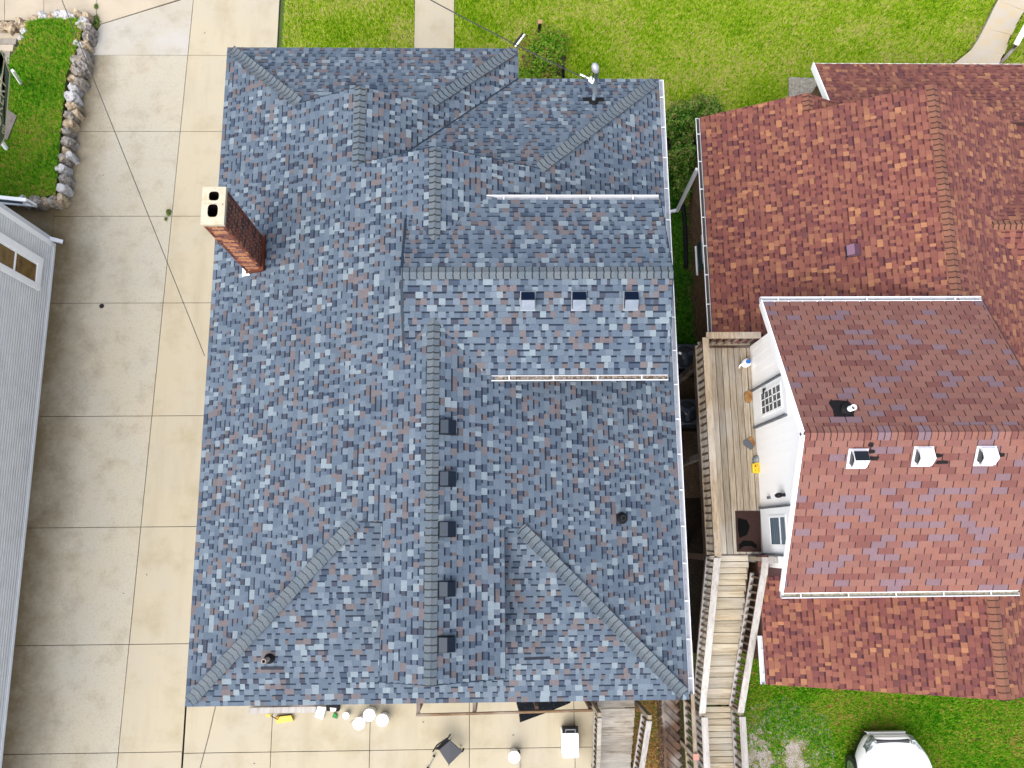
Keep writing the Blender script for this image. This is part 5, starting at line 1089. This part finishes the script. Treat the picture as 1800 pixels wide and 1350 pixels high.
n = len(rings[0]); b.add([p for r_ in rings for p in r_], [(i * n + j, i * n + (j + 1) % n, (i + 1) * n + (j + 1) % n, (i + 1) * n + j) for i in range(len(rings) - 1) for j in range(n)] + [tuple(range(n)), tuple(range((len(rings) - 1) * n, len(rings) * n))[::-1]])
body = build('body', b, paint, car, smooth=True); md = body.modifiers.new('s', 'SUBSURF'); md.levels = md.render_levels = 2
b = MB(); cab = [(1.2, .8, .98), (1.75, .68, 1.38), (2.2, .64, 1.46), (3.0, .63, 1.45), (3.7, .62, 1.3), (4.25, .7, 1.0)]; rings = []
for s, w_, z in cab:
    y_ = CY - s; rings.append([(CX - wfun(s) * .9, y_, .93), (CX - w_ - .02, y_, z - .05), (CX - w_ * .8, y_, z), (CX, y_, z + .03), (CX + w_ * .8, y_, z), (CX + w_ + .02, y_, z - .05), (CX + wfun(s) * .9, y_, .93)])
n = 7; b.add([p for r_ in rings for p in r_], [(i * n + j, i * n + (j + 1) % n, (i + 1) * n + (j + 1) % n, (i + 1) * n + j) for i in range(len(rings) - 1) for j in range(n)]); cb = build('cabin_glass', b, cgl, car, smooth=True)
b = MB(); b.prism([(CX - .6, CY - 3.6), (CX + .6, CY - 3.6), (CX + .62, CY - 1.95), (CX - .62, CY - 1.95)], 1.44, lambda x, y: 1.50); build('roof', b, paint, car, bevel=.03)
# grille, lights and bumper follow the nose outline
def nose_pts(x): # y of the nose skin at lateral offset x
    lo_, hi_ = 0.0, 1.2
    for _ in range(30):
        m_ = (lo_ + hi_) / 2
        if wfun(m_) > abs(x) / .97: hi_ = m_
        else: lo_ = m_
    return CY - hi_
def strip(x0_, x1_, z0_, z1_, out, nm, m_, inn=0, back0=0, back1=0, k=10):
    b = MB(); v = []
    for i in range(k + 1):
        x_ = x0_ + (x1_ - x0_) * i / k; y_ = nose_pts(x_) + out
        v += [(CX + x_, y_ - inn * 0, z0_), (CX + x_ * .985, y_ - back0 - (back1 - back0) * i / k, z1_), (CX + x_ * .96, y_ - .1 - back0, z1_ - .01), (CX + x_, y_ - .1, z0_)]
    b.add(v, [(i * 4 + j, i * 4 + (j + 1) % 4, i * 4 + 4 + (j + 1) % 4, i * 4 + 4 + j) for i in range(k) for j in range(4)] + [(0, 1, 2, 3), tuple(k * 4 + j for j in (3, 2, 1, 0))]); return build(nm, b, m_, car)
strip(-.42, .42, .50, .74, .0, 'grille', trim, back0=.09, back1=.09)
for z_ in (.57, .66): strip(-.38, .38, z_, z_ + .012, .012 - (z_ - .5) * .4, 'grille_bar', chrome, k=8)
strip(-.5, .5, .28, .40, .035, 'bumper', paint, k=12); strip(-.86, -.5, .3, .38, .02, 'fog_lamp', trim); strip(.5, .86, .3, .38, .02, 'fog_lamp', trim)
strip(-.89, -.45, .62, .80, .008, 'headlight', lamp_m, back0=.08, back1=.08); strip(.45, .89, .62, .80, .008, 'headlight', lamp_m, back0=.08, back1=.08)
b = MB(); b.add([(CX - .75, CY - .98, .995), (CX + .75, CY - .98, .995), (CX + .7, CY - 1.0, 1.0), (CX - .7, CY - 1.0, 1.0)], [(0, 1, 2, 3)]); build('bonnet_seam', b, trim, car)
for sx2 in (-1, 1):
    for sy in (.85, 3.55):
        b = MB(); x_ = CX + sx2 * .84
        b.tube([(x_ - sx2 * .1, CY - sy, .33), (x_ + sx2 * .1, CY - sy, .33)], .33, 28); wh = build('wheel', b, trim, car)
        b = MB(); b.tube([(x_ + sx2 * .08, CY - sy, .33), (x_ + sx2 * .11, CY - sy, .33)], .21, 20); build('rim', b, chrome, wh)
    b = MB(); b.beam((CX + sx2 * .88, CY - 1.55, 1.0), (CX + sx2 * 1.06, CY - 1.58, 1.02), .16, .12); build('mirror', b, paint, car, bevel=.03)

# ------------------------------------------------------------------ odds and ends
t_ = thing('garden_hose', P(365, 1300), 'thin dark cord lying diagonally over the patio joint', 'cord'); b = MB(); b.tube([P(379, 1240, .01), P(366, 1296, .01), P(349, 1360, .01)], .007, 5); build('cord', b, cable_m, t_)
def weed(px, py, label, n=200, r=.07):
    q = P(px, py); shrub('weed', label, 'weed', [(q.x, q.y, .0, r, r * 1.5, .1)], n, hedge_m, (.012, .026))
weed(297, 374, 'small tuft of weeds growing where two driveway joints cross'); weed(292, 386, 'tiny weed in the long driveway joint just below the tuft', 60, .04)
weed(168, 40, 'weeds growing at the outer corner of the stone edging', 900, .15); weed(170, 12, 'single weed in the sidewalk joint above the stone edging', 120, .06)
q = P(1457, 517, zrW(8.2, 0) if False else 4.35); t_ = thing('leaf_clump', q, 'clump of rusty dead leaves caught behind the white gutter', 'leaves')
V_ = MB()
for i in range(60):
    a = R.uniform(0, 6.28); r_ = R.uniform(0, .14); x_, y_ = 8.15 + r_ * math.cos(a) * 1.2, 5.12 + r_ * math.sin(a) * .7; z_ = zrW(x_, 0) + .03 + R.uniform(0, .07)
    V_.add([(x_ - .03, y_, z_), (x_, y_ - .02, z_ + R.uniform(-.01, .02)), (x_ + .03, y_, z_), (x_, y_ + .02, z_ + R.uniform(-.01, .02))], [(0, 1, 2, 3)], A(*R.choice(((170, 90, 50), (130, 60, 34), (195, 125, 70)))))
o = build('dead_leaf', V_, mat('rust_leaf', (1, 1, 1), .8, tint=True), t_); o['kind'] = 'stuff'
for px, py, where in ((258, 1010, 'on the buff slab right beside the long driveway joint'), (217, 1043, 'on the greyer driveway slab left of the long joint'), (360, 58, 'on the driveway just above the grey roof corner'),
        (182, 308, 'on the driveway near the overhead wire'), (744, 1269, 'on the patio just below the thin timber rail'), (810, 1310, 'beside the black folding chair'), (902, 1292, 'above the lone white bucket'), (447, 1342, 'at the lower edge of the patio')):
    q = P(px, py, .004); a = R.uniform(0, 3.1); b = MB(); L = .03
    b.add([(q.x - L * math.cos(a), q.y - L * math.sin(a), .006), (q.x + .012 * math.sin(a), q.y - .012 * math.cos(a), .012), (q.x + L * math.cos(a), q.y + L * math.sin(a), .006), (q.x - .012 * math.sin(a), q.y + .012 * math.cos(a), .012)], [(0, 1, 2, 3)])
    tag(build('fallen_leaf', b, cable_m), 'tiny dark leaf lying ' + where, 'leaf', 'dark leaves scattered on the concrete')
